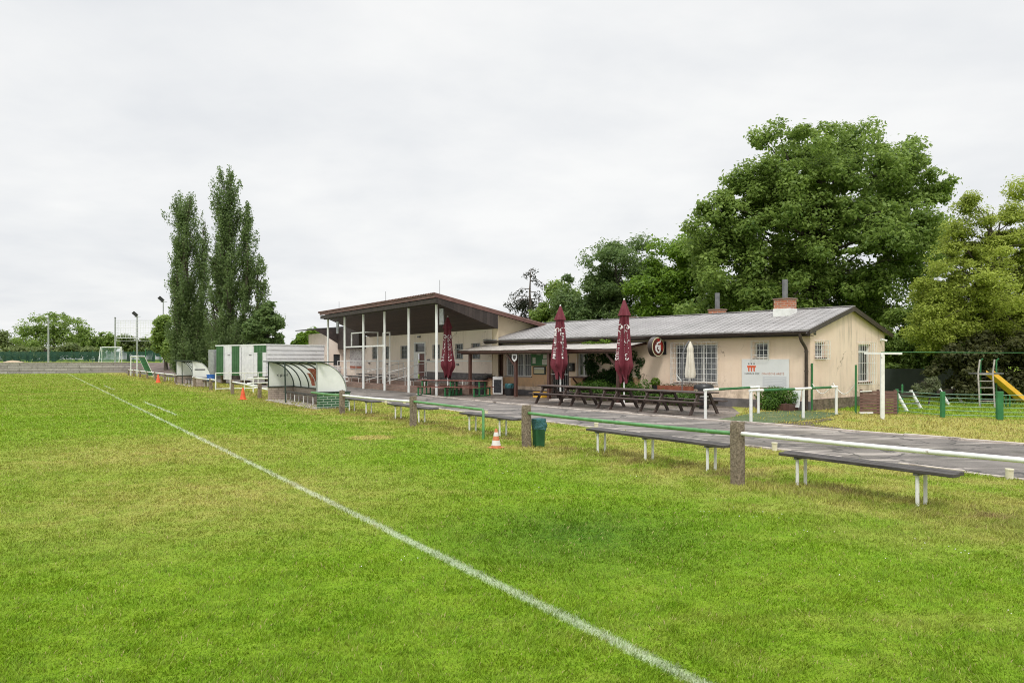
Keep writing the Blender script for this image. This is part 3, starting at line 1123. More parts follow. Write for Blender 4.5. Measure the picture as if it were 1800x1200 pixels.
def window(T, w, parent, bays=2, transom=None, sill=True, depth=.14, fmat='white', curtain=None, gap=True):
    a0, a1, c0, c1 = w
    e = .004
    f = MB(T)
    fw = .05
    f.box(a0 + e, a1 - e, -depth + .005, -depth + .055, c0 + e, c0 + fw).box(a0 + e, a1 - e, -depth + .005, -depth + .055, c1 - fw, c1 - e)
    f.box(a0 + e, a0 + fw, -depth + .005, -depth + .055, c0 + fw, c1 - fw).box(a1 - fw, a1 - e, -depth + .005, -depth + .055, c0 + fw, c1 - fw)
    for i in range(1, bays):
        a = a0 + (a1 - a0) * i / bays
        f.box(a - .04, a + .04, -depth + .005, -depth + .06, c0 + fw, c1 - fw)
    if transom:
        z = c0 + (c1 - c0) * transom
        f.box(a0 + fw, a1 - fw, -depth + .008, -depth + .05, z - .03, z + .03)
    fo = f.build('window', MAT[fmat], parent)
    MB(T).box(a0 + fw, a1 - fw, -depth + .02, -depth + .026, c0 + fw, c1 - fw).build('pane', MAT['glass'], fo)
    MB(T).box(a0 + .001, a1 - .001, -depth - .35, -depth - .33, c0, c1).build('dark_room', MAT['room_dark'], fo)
    if curtain:
        for (f0, f1) in curtain:
            MB(T).box(a0 + (a1 - a0) * f0, a0 + (a1 - a0) * f1, -depth + .028, -depth + .034, c0 + fw + .02, c1 - fw).build('curtain', MAT['curtain'], fo)
    if sill:
        MB(T).box(a0 - .04, a1 + .04, -depth + .06, .05, c0 - .035, c0 - .002).build('sill', MAT['slab' if sill is True else sill], fo)
    return fo


wb = window(Tf, W_BIG, house, 3, None, True, curtain=[(.05, .30), (.38, .63), (.70, .94)])
grille(Tf, W_BIG, .16, .20, MAT['white'], wb, .07)
ws = window(Tf, W_SMALL, house, 1, None, True)
grille(Tf, W_SMALL, .12, .15, MAT['white'], ws, .06)
w3 = window(Tf, W_BAR, house, 3, None, 'brown_timber', curtain=[(.04, .3), (.36, .64), (.7, .96)])
grille(Tf, W_BAR, .04, .13, MAT['white'], w3, .02, horiz=2, box=False)
w4 = window(Tf, W_HATCH, house, 2, None, False)
grille(Tf, W_HATCH, .04, .12, MAT['white'], w4, .02, horiz=2, box=False)
sh = MB(Tf).box(W_HATCH[0] - .12, W_HATCH[1] + .2, .0, .34, W_HATCH[2] - .07, W_HATCH[2] - .02)
for a in (W_HATCH[0] + .02, W_HATCH[1] - .02):
    sh.bar((a, .30, W_HATCH[2] - .08), (a, .02, W_HATCH[2] - .36), .05, .05)
sh.build('serving_shelf', MAT['brown_timber'], house)
w5 = window(Tg, W_G1, house, 1, None, 'brown_timber')
grille(Tg, W_G1, .16, .14, MAT['white'], w5, .05)
w6 = window(Tg, W_G2, house, 1, .80, 'brown_timber', curtain=[(.15, .5)])
grille(Tg, W_G2, .18, .15, MAT['white'], w6, .07, horiz=4, r=.0055)
# barred door
dr = MB(Tf)
a0, a1, c0, c1 = D_BAR
dr.box(a0 + .003, a0 + .07, -.15, -.09, c0, c1 - .003).box(a1 - .07, a1 - .003, -.15, -.09, c0, c1 - .003).box(a0 + .07, a1 - .07, -.15, -.09, c1 - .07, c1 - .003)
do = dr.build('door', MAT['door_brown'], house)
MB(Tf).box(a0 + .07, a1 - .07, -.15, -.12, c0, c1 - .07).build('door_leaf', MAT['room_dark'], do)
g = MB(Tf)
for i in range(9):
    a = a0 + .04 + (a1 - a0 - .08) * i / 8
    g.tube([(a, .02, c0 + .05), (a, .02, c1 - .05)], .009, 5)
for z in (c0 + .05, c0 + .5, 1.02, c1 - .05):
    g.box(a0 + .02, a1 - .02, .012, .028, z - .02, z + .02)
g.build('barred_gate', MAT['white'], do)

# chimneys
def chimney(px, w_, y_base_off, wd, ztop, flue_top, white_base, label):
    s = HOU.s(px, -w_)
    zb = RIDGE - RSL * abs(w_ - HD / 2) - .12
    c = MB().box(s - wd / 2, s + wd / 2, -w_ - wd * .4, -w_ + wd * .4, zb, ztop - .05)
    co_ = c.build('chimney', MAT['brick_red'], house)
    co_['label'] = label
    MB().box(s - wd / 2 - .03, s + wd / 2 + .03, -w_ - wd * .4 - .03, -w_ + wd * .4 + .03, ztop - .05, ztop).build('chimney_cap', MAT['brick_step'], co_)
    if white_base:
        MB().box(s - wd / 2 - .02, s + wd / 2 + .02, -w_ - wd * .4 - .02, -w_ + wd * .4 + .02, zb, zb + .33).build('chimney_base', MAT['white'], co_)
    if flue_top:
        MB().tube([(s, -w_, ztop), (s, -w_, flue_top)], .10, 12).build('flue', MAT['flue'], co_, smooth=True)
    return co_


chimney(1380, 2.05, 0, .62, 3.93, 4.62, True, 'brick chimney with whitewashed foot and tall grey flue')
chimney(1261, 3.3, 0, .56, 3.78, 4.45, False, 'brick chimney peeping over the ridge with grey flue')
chimney(1113, 3.3, 0, .50, 3.64, None, False, 'low brick chimney stub beyond the ridge')
# vent grid and numbers on the gable
v = MB(Tg)
for i in (0, 1):
    for j in (0, 1):
        v.box(.23 + i * .085, .29 + i * .085, .004, .012, 2.50 + j * .085, 2.57 + j * .085)
v.build('vent', MAT['black'], house)

# things hanging on the walls -------------------------------------------------
SG = span(HOU, 1305, 1388, 631, 681)
sb = thing('sponsor_board', 'white sponsor board with orange-red footbridge logo below the small barred window', 'sign', (*HOU.at(SG[1], .012), SG[2]), HOU.rot)
SW, SH = SG[1] - SG[0], SG[3] - SG[2]
Ts = lambda x, z, o: (-x, o, z)     # x to the right as seen, z up


def sbox(m, x0, x1, z0, z1, o0, o1):
    return m.box(-x1, -x0, o0, o1, z0, z1)


sbox(MB(), 0, SW, 0, SH, 0, .03).build('panel', MAT['sign_white'], sb, bevel=.004)
sbox(MB(), SW * .455, SW * .95, .06, SH * .40, .031, .033).build('photo_panel', MAT['sign_grey'], sb)
u = SH / 100.0
lx, lz = SW * .215, SH * .66
lg = MB()
sbox(lg, lx - 17 * u, lx + 17 * u, lz + 5 * u, lz + 11 * u, .031, .036)
for k in (-1, 0, 1):
    x = lx + k * 10.5 * u
    sbox(lg, x - 2.6 * u, x + 2.6 * u, lz - 8 * u, lz + 5 * u, .031, .036)
    sbox(lg, x - 4 * u, x + 4 * u, lz + 3 * u, lz + 6 * u, .0315, .0365)
    sbox(lg, x - 1.2 * u, x + 3.0 * u, lz - 10 * u, lz - 7 * u, .0312, .0362)
lg.build('logo', MAT['sign_red'], sb)
for k in (-1, 0, 1):
    x = lx + k * 10.5 * u
    MB()._add([(-(x + 2.4 * u * math.cos(t)), .036, lz + 18 * u + 2.4 * u * math.sin(t)) for t in np.linspace(0, 2 * math.pi, 13)[:-1]], [tuple(range(12))]).build('logo_dot', MAT['sign_text'], sb)


def lettering(text, size, x, z, o, mat, parent, name='lettering', align='LEFT', flip=True, sx=1.0):
    vs, fs = text_polys(text, size, align)
    m = MB()
    m._add([((-1 if flip else 1) * (x + p[0] * sx), o, z + p[1]) for p in vs], fs)
    return m.build(name, mat, parent, fix=False)


lettering('NADACE ČEZ', 9.5 * u, SW * .065, SH * .455, .0335, MAT['sign_text'], sb, 'lettering')
lettering('ORANŽOVÉ HŘIŠTĚ', 9.5 * u, SW * .435, SH * .455, .0335, MAT['sign_orange'], sb, 'lettering')
for k in range(5):
    sbox(MB(), SW * .50, SW * (.93 - .06 * (k % 2)), SH * (.33 - .055 * k), SH * (.345 - .055 * k), .034, .035).build('text_line', MAT['sign_white'], sb)

# oval projecting sign with the white blackletter G
gs = HOU.s(1153, .52)
gz = HOU.z(1153, 609.5, .52) - .09
og = thing('oval_sign', 'oval brown lightbox sign with white blackletter G on a bracket at the eaves', 'sign', (*HOU.at(gs, .0), gz), HOU.rot)
cx, cy = 0.0, .52          # centre out from the wall; the box faces along the facade (towards -x)
ell = [(math.cos(t), math.sin(t)) for t in np.linspace(0, 2 * math.pi, 41)[:-1]]
ZC = .09


def oval(m, ry, rz, x0, x1):
    m.prism([(x0, cy + ry * c, ZC + rz * s) for c, s in ell], (x1 - x0, 0, 0))
    return m


def turn(o):
    return o


RY, RZ = .385, .385
turn(oval(MB(), RY, RZ, -.10, .10).build('sign_case', MAT['gutter'], og, smooth=True))
ring = MB()
oval(ring, RY * .96, RZ * .96, -.108, -.1005)
turn(ring.build('sign_rim', MAT['notice_cream'], og))
fc = MB()
oval(fc, RY * .86, RZ * .86, -.112, -.1085)
turn(fc.build('sign_face', M('sign_brown_red', (.07, .018, .012), (.12, .03, .02), 2, .3), og))
rd = MB()
t_ = [(math.cos(a), math.sin(a)) for a in np.linspace(rad(75), rad(215), 18)]
rd.prism([(-.112, cy + RY * .80 * -c * -1, ZC + RZ * .80 * s) for c, s in t_], (-.002, 0, 0))  # brighter red segment laid over the brown-red sign face
turn(rd.build('sign_red_segment', M('sign_red_face', (.3, .02, .015), (.36, .03, .02), 2, .3), og))
# blackletter G, drawn as strokes (x right as seen from the front, z up)
Gs = [[(-.12, .10), (-.17, .0), (-.15, -.13), (-.03, -.22), (.05, -.17), (-.04, -.14), (-.09, -.06), (-.08, .05)],
      [(-.15, -.02), (-.03, .08), (.06, .02), (.02, -.02), (-.03, .02), (-.10, -.05)],
      [(.03, .05), (.12, .08), (.13, -.12), (.08, -.20), (-.03, -.22), (.04, -.15), (.05, -.06)],
      [(-.10, .12), (-.02, .17), (.06, .18), (.14, .27), (.17, .25), (.10, .13), (.0, .115), (-.06, .07)],
      [(-.04, -.06), (.01, -.02), (.06, -.06), (.01, -.10)]]
gm = MB()
for k, st in enumerate(Gs):
    gm.prism([(-.1145 - .0004 * k, cy - p[0] * 1.12, ZC + p[1] * 1.12) for p in st], (-.003, 0, 0))
turn(gm.build('letter', MAT['lettering'], og))
MB().box(-.04, .04, .0, .30, -.16, .26).box(-.1, .1, 0, .03, -.2, .3).build('bracket', MAT['black'], og)

# notice boards
def board(px0, px1, py0, py1, label, frame, faces, name='notice_board', th=.05):
    a0, a1, c0, c1 = span(HOU, px0, px1, py0, py1)
    o = thing(name, label, 'notice board', (*HOU.at(a1, .012), c0), HOU.rot)
    W, H = a1 - a0, c1 - c0
    sbox(MB(), 0, W, 0, H, 0, th).build('board', MAT[frame], o, bevel=.005)
    for i, (x0, x1, z0, z1, m) in enumerate(faces):
        sbox(MB(), W * x0, W * x1, H * z0, H * z1, th + .001, th + .004).build('paper', MAT[m], o)
    return o


board(935, 965, 622, 643, 'green notice board with pinned papers left of the barred door', 'green_dark', [(.1, .28, .2, .72, 'paper'), (.66, .95, .1, .55, 'paper'), (.72, .93, .6, .95, 'paper'), (.34, .58, .93, .99, 'paper')])
board(939, 960, 644, 658, 'small glazed case of cream notices under the green notice board', 'frame_dark', [(.08, .92, .14, .62, 'notice_cream'), (.08, .92, .66, .88, 'paper')], 'notice_case')
a = HOU.s(1006)
mbx = thing('letter_box', 'black wall box with white spot beside the serving hatch', 'letter box', (*HOU.at(a, .01), 1.17), HOU.rot)
MB().box(-.17, .17, 0, .16, 0, .36).build('case', MAT['black'], mbx, bevel=.01)
MB().tube([(-.02, .161, .18), (-.02, .17, .18)], .035, 12).build('badge', MAT['white'], mbx)
cm_ = thing('security_camera', 'small white security camera under the verge at the gable corner', 'camera', (*GAB.at(5.3, -.01), 2.43), GAB.rot + math.pi)
MB().box(-.04, .04, 0, .05, -.05, .05).build('mount', MAT['white'], cm_)
MB().tube([(0, .05, 0), (-.03, .12, -.02), (-.05, .22, -.05)], .04, 10).build('lens_tube', MAT['white'], cm_, smooth=True)

# ---------------------------------------------------------------- lean-to canopy
PY = 1.52
S0, S1 = HOU.s(1140), 16.75
can = thing('timber_canopy', 'brown timber lean-to canopy with translucent sheets along the clubhouse front', 'canopy', (*HOU.o, 0), HOU.rot)
zc0, zc1 = 2.40, 2.10
sh = MB()
for k in range(12):
    x0 = S0 + (S1 + .25 - S0) * k / 12
    x1 = S0 + (S1 + .25 - S0) * (k + 1) / 12 - .004
    dz = .008 * (k % 2)
    sh.prism([(x0, .02, zc0 + dz), (x1, .02, zc0 + dz), (x1, PY + .28, zc1 + dz), (x0, PY + .28, zc1 + dz)], (0, 0, .012))
sh.build('canopy_sheet', MAT['pergola_sheet'], can)
bmn = MB()
bmn.box(S0 - .1, S1 + .3, PY - .06, PY + .06, 1.93, 2.06)
bmn.build('front_beam', MAT['brown_timber'], can)
MB().box(S0 - .1, S1 + .3, PY + .20, PY + .24, 2.0, 2.10).build('edge_board', MAT['brown_timber'], can)
for i, x in enumerate(np.linspace(S0 + .1, S1, 13)):
    MB().bar((x, .03, zc0 - .06), (x, PY + .19, zc1 - .05), .06, .10).build('rafter', MAT['brown_timber'], can)
posts = [HOU.s(826.5, PY), HOU.s(906.7, PY), HOU.s(965, PY), HOU.s(1087, PY)]
for x in posts:
    MB().box(x - .065, x + .065, PY - .065, PY + .065, .0, 1.93).build('post', MAT['brown_timber'], can, bevel=.006)
    if x == posts[1] or x == posts[3]:
        MB().bar((x, PY, 1.35), (x + .62, PY, 1.92), .06, .09).build('brace', MAT['brown_timber'], can)
x = HOU.s(880, .12)
MB().box(x - .05, x + .05, .02, .14, 0, 2.3).build('post', MAT['brown_timber'], can)
sp_ = thing('shield_plaque', 'white shield plaque with dark emblem on the canopy post', 'plaque', (*HOU.at(posts[1], PY + .067), 1.62), HOU.rot)
shp = [(-.17, .30), (.17, .30), (.17, .12), (.12, .03), (0, -.04), (-.12, .03), (-.17, .12)]
MB().prism([(p[0], 0, p[1]) for p in shp], (0, .02, 0)).build('plate', MAT['sign_white'], sp_)
MB().prism([(p[0] * .6, .021, .08 + p[1] * .55) for p in shp], (0, .003, 0)).build('emblem', MAT['sign_text'], sp_)
# ---------------------------------------------------------------- covered stand
BD = 3.05                                   # back wall behind the column line
stand = thing('grandstand', 'covered stand with dark brown roof, six white columns and a pale barred rear wall', 'stand', (*STA.o, 0), STA.rot)
Tb = lambda a, b, c: (a, b - BD, c)         # rear wall plane
CS = 3.07
zr = lambda d: 4.66 - .205 * d              # roof top at distance d behind the columns
FLOOR = .56


def bspan(px0, px1, py0, py1):
    a0, a1 = sorted((STA.s(px0, -BD), STA.s(px1, -BD)))
    pm = (px0 + px1) / 2
    return (a0, a1, STA.z(pm, py1, -BD), STA.z(pm, py0, -BD))


wins = [bspan(655, 663, 608, 632), bspan(677, 684, 608, 632), bspan(705, 717, 608, 631), bspan(761, 773, 606, 631), bspan(801, 814, 605, 630), bspan(829, 844, 603, 630)]
wins = [(a, b, 1.72, 2.50) for a, b, c, d in wins]
DOOR = bspan(729, 747, 604, 666)
DOOR = (DOOR[0], DOOR[1], FLOOR + .01, 2.62)
XE = STA.s(605, -BD)                         # left end of the recess
mb = MB(Tb)
mb.holed(0, XE, 0, 3.24, wins + [DOOR], .14)
mb.T = None
mb.m = 1
mb.poly([(0, -BD, 0), (0, -BD, zr(BD) - .1), (0, -9.2, zr(9.2) - .1), (0, -9.2, 0)])
mb.m = 0
mb.poly([(0, -9.2, 0), (0, -9.2, zr(9.2) - .1), (XE, -9.2, zr(9.2) - .1), (XE, -9.2, 0)])
mb.build('wall', [MAT['stand_wall'], MAT['stand_gable']], stand, fix=False)
MB(Tb).box(0, DOOR[0] - .05, 0, .03, FLOOR, FLOOR + .42).build('plinth', MAT['plinth'], stand)
MB(Tb).box(0, XE, .0, .025, 1.58, 1.62).build('wall_rail', MAT['white_clean'], stand)
RX0, RX1 = -.55, 15.9
rf = MB()
rf.prism([(RX0 - .04, .40, zr(-.40)), (RX0 - .04, -9.6, zr(9.6)), (RX0 - .04, -9.6, zr(9.6) - .06), (RX0 - .04, .40, zr(-.40) - .06)], (RX1 - RX0 + .3, 0, 0))
rf.build('roof', MAT['roof_red'], stand)
cr = MB()
for x in np.arange(RX0, RX1 + .2, .18):
    cr.tube([(x, .44, zr(-.44) - .0), (x, -9.6, zr(9.6) + .0)], .03, 5)
cr.build('roof_rib', MAT['roof_red'], stand)
MB().box(RX0, RX1, .33, .37, zr(-.35) - .20, zr(-.35) - .065).build('fascia', MAT['red_fascia'], stand)
MB().box(RX0, RX1, .10, .326, 4.30, 4.50).box(RX0, RX1, -.07, .098, 4.26, 4.42).build('front_beam', MAT['dark_board'], stand)
MB().bar((RX0 - .02, .38, zr(-.38) - .12), (RX0 - .02, -9.5, zr(9.5) - .12), .03, .12).build('verge_board', MAT['red_fascia'], stand)
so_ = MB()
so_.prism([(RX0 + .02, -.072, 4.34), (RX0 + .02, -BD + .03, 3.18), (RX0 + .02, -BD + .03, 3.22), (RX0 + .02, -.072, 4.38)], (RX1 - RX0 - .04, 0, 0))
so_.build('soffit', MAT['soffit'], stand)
MB().prism([(RX0 - .012, .33, 4.30), (RX0 - .012, .33, zr(-.33) - .07), (RX0 - .012, -BD - .0, zr(BD) - .07), (RX0 - .012, -BD - .0, 3.16)], (.03, 0, 0)).build('end_boarding', MAT['wedge'], stand)
MB().box(RX0 + .02, -.002, -BD - .02, -BD + .03, 0 + 3.2, zr(BD) - .1).box(RX0 + .02, -.002, -BD - .03, -BD - .021, 0, zr(BD) - .1).build('corner_wall', MAT['stand_gable'], stand)
for k in range(6):
    MB().tube([(k * CS, 0, 0), (k * CS, 0, 4.27)], .068, 12).build('column', MAT['white_clean'], stand, smooth=True)
for k, off in ((5, -.25), (0, .55)):
    x = k * CS + off
    MB().box(x - .20, x + .20, -.58, -.53, 3.35, 4.12).build('hanging_board', MAT['galv'], stand)
for px, py in ((596, 530), (678, 512), (773, 492)):
    s = STA.s(px, -.6)
    zt_ = STA.z(px, py, -.6)
    MB().tube([(s, -.6, zr(.6)), (s, -.6, zt_)], .012, 5).build('lightning_rod', MAT['flue'], stand)
for i, w_ in enumerate(wins):
    wo = window(Tb, w_, stand, 1, None, False, depth=.12, fmat='flue', curtain=[(.55, .92)] if i % 2 else [(.08, .40)])
    grille(Tb, w_, .03, .2, MAT['galv'], wo, .0, horiz=3, box=False, r=.012)
f = MB(Tb)
a0, a1, c0, c1 = DOOR
zt2 = c1 - .55
f.box(a0 - .09, a0 + .02, -.1, .02, c0, c1 + .07).box(a1 - .02, a1 + .09, -.1, .02, c0, c1 + .07).box(a0 + .02, a1 - .02, -.1, .02, c1 - .02, c1 + .07).box(a0 + .02, a1 - .02, -.1, .03, zt2 - .05, zt2 + .05)
dd = f.build('door', MAT['white'], stand)
MB(Tb).box(a0 + .02, a0 + (a1 - a0) * .63, -.09, -.05, c0, zt2 - .05).build('door_leaf', MAT['door_brown'], dd)
MB(Tb).box(a0 + (a1 - a0) * .62, a1 - .02, -.0, .04, c0, zt2 - .05).build('open_leaf', MAT['white'], dd)
MB(Tb).box(a0 + .02, a1 - .02, -.09, -.08, zt2 + .05, c1 - .02).build('transom_pane', MAT['glass'], dd)
MB(Tb).box((a0 + a1) / 2 - .12, (a0 + a1) / 2 + .12, .0, .12, 2.95, 3.05).build('wall_lamp', MAT['flue'], stand)
for px, py in ((650, 638), (682, 639), (754, 632), (805, 640)):
    s = STA.s(px, -BD)
    MB(Tb).box(s - .12, s + .12, .0, .08, STA.z(px, py, -BD) - .05, STA.z(px, py, -BD) + .03).build('vent_hood', MAT['flue'], stand)

# terraces
MB().box(.02, XE, -1.55, -.35, 0, .27).build('front_terrace', MAT['brick_step'], stand)
MB().box(.02, XE, -2.35, -1.55, 0, .43).build('back_terrace', MAT['brick_step'], stand)
MB().box(.02, XE, -BD, -2.35, 0, FLOOR).build('walkway', MAT['slab'], stand)

# end wing beyond the recess
wg = thing('end_wing', 'pale boarded wing with dark sloping gable boards closing the far end of the stand', 'building', (*STA.o, 0), STA.rot)
mb = MB()
Te = lambda a, b, c: (XE - b, -a, c)
WN = (STA.s(592, -2.5), 0)
mb.T = Te
dwin = (2.25, 2.75, 1.25, 2.05)
mb.holed(1.84, BD, 0, 2.6, [dwin], .1)
mb.T = None
mb.poly([(XE, -1.84, 2.6), (XE, -1.84, 3.3), (XE, -BD, 2.6)])
mb.poly([(XE, -1.84, 0), (XE, -1.84, 3.6), (XE + 4.5, -1.84, 3.6), (XE + 4.5, -1.84, 0)])
mb.poly([(XE + 4.5, -1.84, 0), (XE + 4.5, -1.84, 3.6), (XE + 4.5, -9, 3.2), (XE + 4.5, -9, 0)])
mb.build('wall', MAT['stand_wall'], wg, fix=False)
MB().prism([(XE - .02, -.95, 3.72), (XE - .02, -.95, 3.88), (XE - .02, -BD - .0, 4.08), (XE - .02, -BD, 2.55), (XE - .02, -1.75, 3.32)], (.018, 0, 0)).build('gable_boarding', MAT['dark_board'], wg)
MB().prism([(XE - .05, -.95, 3.90), (XE - .05, -9, 4.4), (XE - .05, -9, 4.34), (XE - .05, -.95, 3.84)], (5, 0, 0)).build('roof', MAT['bitumen'], wg)
MB().box(STA.s(643, -BD), XE - .03, -BD + .003, -BD + .5, 2.42, 3.9).build('bulkhead', MAT['dark_board'], wg)
MB(Te).box(dwin[0], dwin[1], -.09, -.08, dwin[2], dwin[3]).build('window', MAT['glass'], wg)
MB(Te).box(dwin[0] - .03, dwin[1] + .03, .0, .02, .6, dwin[2] - .05).build('panel', MAT['poster'], wg)

# poster on the rear wall, at the far end
P0, P1 = sorted((STA.s(616, -BD), STA.s(637, -BD)))
po = thing('poster', 'faded figure poster on the rear stand wall near its far end', 'poster', (*STA.at(P0, -BD + .02), 0), STA.rot)
MB().box(0, P1 - P0, 0, .02, 1.0, 2.42).build('sheet', MAT['poster'], po)
MB().box(.05, P1 - P0 - .05, .021, .023, 1.02, 1.22).build('caption_band', MAT['terracotta'], po)

# stair handrails and guard rails
for k, lab in ((2, 'white sloping stair handrail with green lower post at the third column from the far end'),
               (3, 'white sloping stair handrail with green lower post at the fourth column from the far end')):
    k = {2: 3, 3: 2}[k] if False else (5 - k)
    x = k * CS + .22
    h = thing('stair_handrail', lab, 'handrail', (*STA.at(x, 0), 0), STA.rot, 'stair handrails of the stand')
    MB().tube([(0, -.12, 0), (0, -.12, .95)], .035, 8).build('post', MAT['green_post'], h)
    MB().tube([(0, -.12, .93), (0, -2.2, 1.42), (0, -2.6, 1.46)], .022, 8).tube([(0, -.14, .46), (0, -2.2, .96), (0, -2.6, 1.0)], .022, 8).build('rail', MAT['white'], h)
    MB().tube([(0, -2.6, FLOOR), (0, -2.6, 1.46)], .024, 8).tube([(0, -1.3, .27), (0, -1.3, 1.2)], .02, 8).build('post', MAT['white'], h)


def guard(s0, s1, y, label, z0=FLOOR, top=1.0, mid=True, every=2.0):
    g_ = thing('guard_rail', label, 'railing', (*STA.at(s0, y), z0), STA.rot, 'guard rails on the stand')
    m = MB().tube([(0, 0, top), (s1 - s0, 0, top)], .022, 8)
    if mid:
        m.tube([(0, 0, top * .5), (s1 - s0, 0, top * .5)], .018, 8)
    m.build('rail', MAT['white'], g_)
    n = max(1, round((s1 - s0) / every))
    for i in range(n + 1):
        MB().tube([((s1 - s0) * i / n, 0, 0), ((s1 - s0) * i / n, 0, top)], .022, 8).build('post', MAT['white'], g_)


guard(3.3, 5.9, -2.36, 'white guard rail on the stand walkway in front of the brown door')
guard(9.6, 12.6, -2.36, 'white guard rail on the stand walkway below the two far barred windows')
guard(13.0, 20.2, -2.36, 'white guard rail on the stand walkway in front of the figure poster')
# steel cage between the far columns
cg = thing('steel_frame', 'white box-shaped steel tube frame between the far columns of the stand', 'frame', (*STA.at(0, 0), 0), STA.rot)
a, b = 2.0 * CS, 4 * CS
MB().box(a, b, -.10, -.03, 2.39, 2.47).build('beam', MAT['white'], cg)
zt3 = 3.22
x0, x1 = STA.s(618, -.2), STA.s(664, -.9)
up = MB()
for (x, y) in ((x0, -.2), (x1, -.9)):
    up.box(x - .03, x + .03, y - .03, y + .03, 2.40 if x == x0 else .3, zt3)
up.box(x1, x0, -.23, -.17, zt3, zt3 + .06).box(x1 - .03, x1 + .03, -.93, -.17, zt3, zt3 + .058)
up.build('upper_frame', MAT['white'], cg)
x2, x3 = STA.s(673.5, -.9), STA.s(685, -.9)
MB().box(x2 - .03, x2 + .03, -.93, -.87, .3, zt3 - .05).box(x3 - .03, x3 + .03, -.93, -.87, .3, zt3 - .05).box(x3 - .03, x2 + .03, -.93, -.87, zt3 - .049, zt3).build('ladder_frame', MAT['white'], cg)


# ---------------------------------------------------------------- plank benches
def bench_parts(o, L, legs, z=.43, wd=.30, mat='plank', lr=.022, sag=True):
    p = MB()
    p.box(0, L, -wd / 2, -.006, z - .045, z)
    p.box(-.03 if sag else 0, L - .03, .006, wd / 2, z - .045, z - (.004 if sag else 0))
    p.build('seat_plank', MAT[mat], o, bevel=.005)
    for x in legs:
        for y in (-.085, .085):
            MB().tube([(x, y, -.02), (x, y, z - .075)], lr, 8).build('leg', MAT['white'], o, smooth=True)
        MB().box(x - .025, x + .025, -wd / 2 + .02, wd / 2 - .02, z - .075, z - .046).build('bracket', MAT['flue'], o)
    return o


GB = 'plank benches on the stand terraces'
rows = [(-1.25, .27, 'front'), (-1.95, .43, 'back')]
segs = [(.35, 2.85, 'between the two nearest columns'), (3.15, 5.85, 'between the second and third columns'),
        (9.5, 12.1, 'just beyond the stair handrails'), (12.5, 15.2, 'near the far end column')]
for y, z, rn in rows:
    for (s0, s1, where) in segs:
        o = thing('stand_bench', f'dark bench in the {rn} row of the stand, {where}', 'bench', (*STA.at(s0, y), z), STA.rot, GB)
        bench_parts(o, s1 - s0, (.5, s1 - s0 - .5), z=.37 if rn == 'front' else .33, wd=.26)

# ---------------------------------------------------------------- touchline benches
BO = -.70
BF = lambda Y: (Y - 10.0 - FEN.n[1] * BO) / FEN.d[1]
GBt = 'plank benches along the touchline barrier'
for (Ya, Yb, legs, lab) in [
    (8.28, 10.22, (8.62, 9.98), 'nearest dark plank bench on four white legs behind the white rail'),
    (11.02, 13.75, (11.3, 12.45, 13.5), 'dark bench on six white legs behind the green rail, right of the bin'),
    (15.85, 17.85, (16.35, 17.5), 'dark plank bench behind the gap in the barrier, beside the striped cone'),
    (19.2, 21.5, (19.8, 21.1), 'dark plank bench behind the white rail, nearer of its two benches'),
    (22.4, 24.9, (22.95, 24.2), 'dark plank bench behind the end of the white rail, next to the brick dugout'),
]:
    s0, s1 = BF(Ya), BF(Yb)
    o = thing('touchline_bench', lab, 'bench', (*FEN.at(s0, BO), 0), FEN.rot + random.uniform(-.008, .008), GBt)
    bench_parts(o, s1 - s0, [BF(q) - s0 for q in legs])
for s0, lab in ((49.6, 'far dark plank bench just past the distant dugout'), (55.0, 'far plank bench behind the distant white rail by the upright orange cone'), (61.5, 'farthest plank bench near the small training goal')):
    o = thing('touchline_bench', lab, 'bench', (*FEN.at(s0, BO), 0), FEN.rot, GBt)
    bench_parts(o, 3.6, (.5, 1.8, 3.1))

# ---------------------------------------------------------------- touchline barrier
PSP = 5.12


def fence_post(parent, s, h, w_=.155, d_=.14):
    m = MB()
    r = random.Random(int(s * 10))
    rings = []
    for z in (-.05, .05, h * .4, h * .75, h - .05, h):
        k = 1 + r.uniform(-.03, .03) - (.07 if z >= h - .001 else 0)
        cx, cy_ = r.uniform(-.006, .006), r.uniform(-.006, .006)
        rings.append([(s + cx + x * w_ / 2 * k, cy_ + y * d_ / 2 * k, z + (r.uniform(-.02, .02) if z >= h - .06 else 0)) for x, y in ((-.8, -1), (.8, -1), (1, -.8), (1, .8), (.8, 1), (-.8, 1), (-1, .8), (-1, -.8))])
    vs = [p for q in rings for p in q]
    fs = []
    for i in range(len(rings) - 1):
        for k in range(8):
            fs.append((i * 8 + k, i * 8 + (k + 1) % 8, i * 8 + 8 + (k + 1) % 8, i * 8 + 8 + k))
    fs.append(tuple((len(rings) - 1) * 8 + k for k in range(8)))
    m._add(vs, fs)
    return m.build('post', MAT['concrete'], parent)


def rail(parent, s0, s1, z0, z1, mat, r=.040, y=0.0, sag=.01):
    n = 6
    pts = [(s0 + (s1 - s0) * i / n, y, z0 + (z1 - z0) * i / n - sag * math.sin(math.pi * i / n)) for i in range(n + 1)]
    return MB().tube(pts, r, 10).build('rail', MAT[mat], parent, smooth=True)


def stub(parent, s, z):
    return MB().tube([(s + .10, -.05, z - .06), (s + .10, -.05, z + .07)], .045, 10).build('pipe_stub', MAT['cream_pipe'], parent)


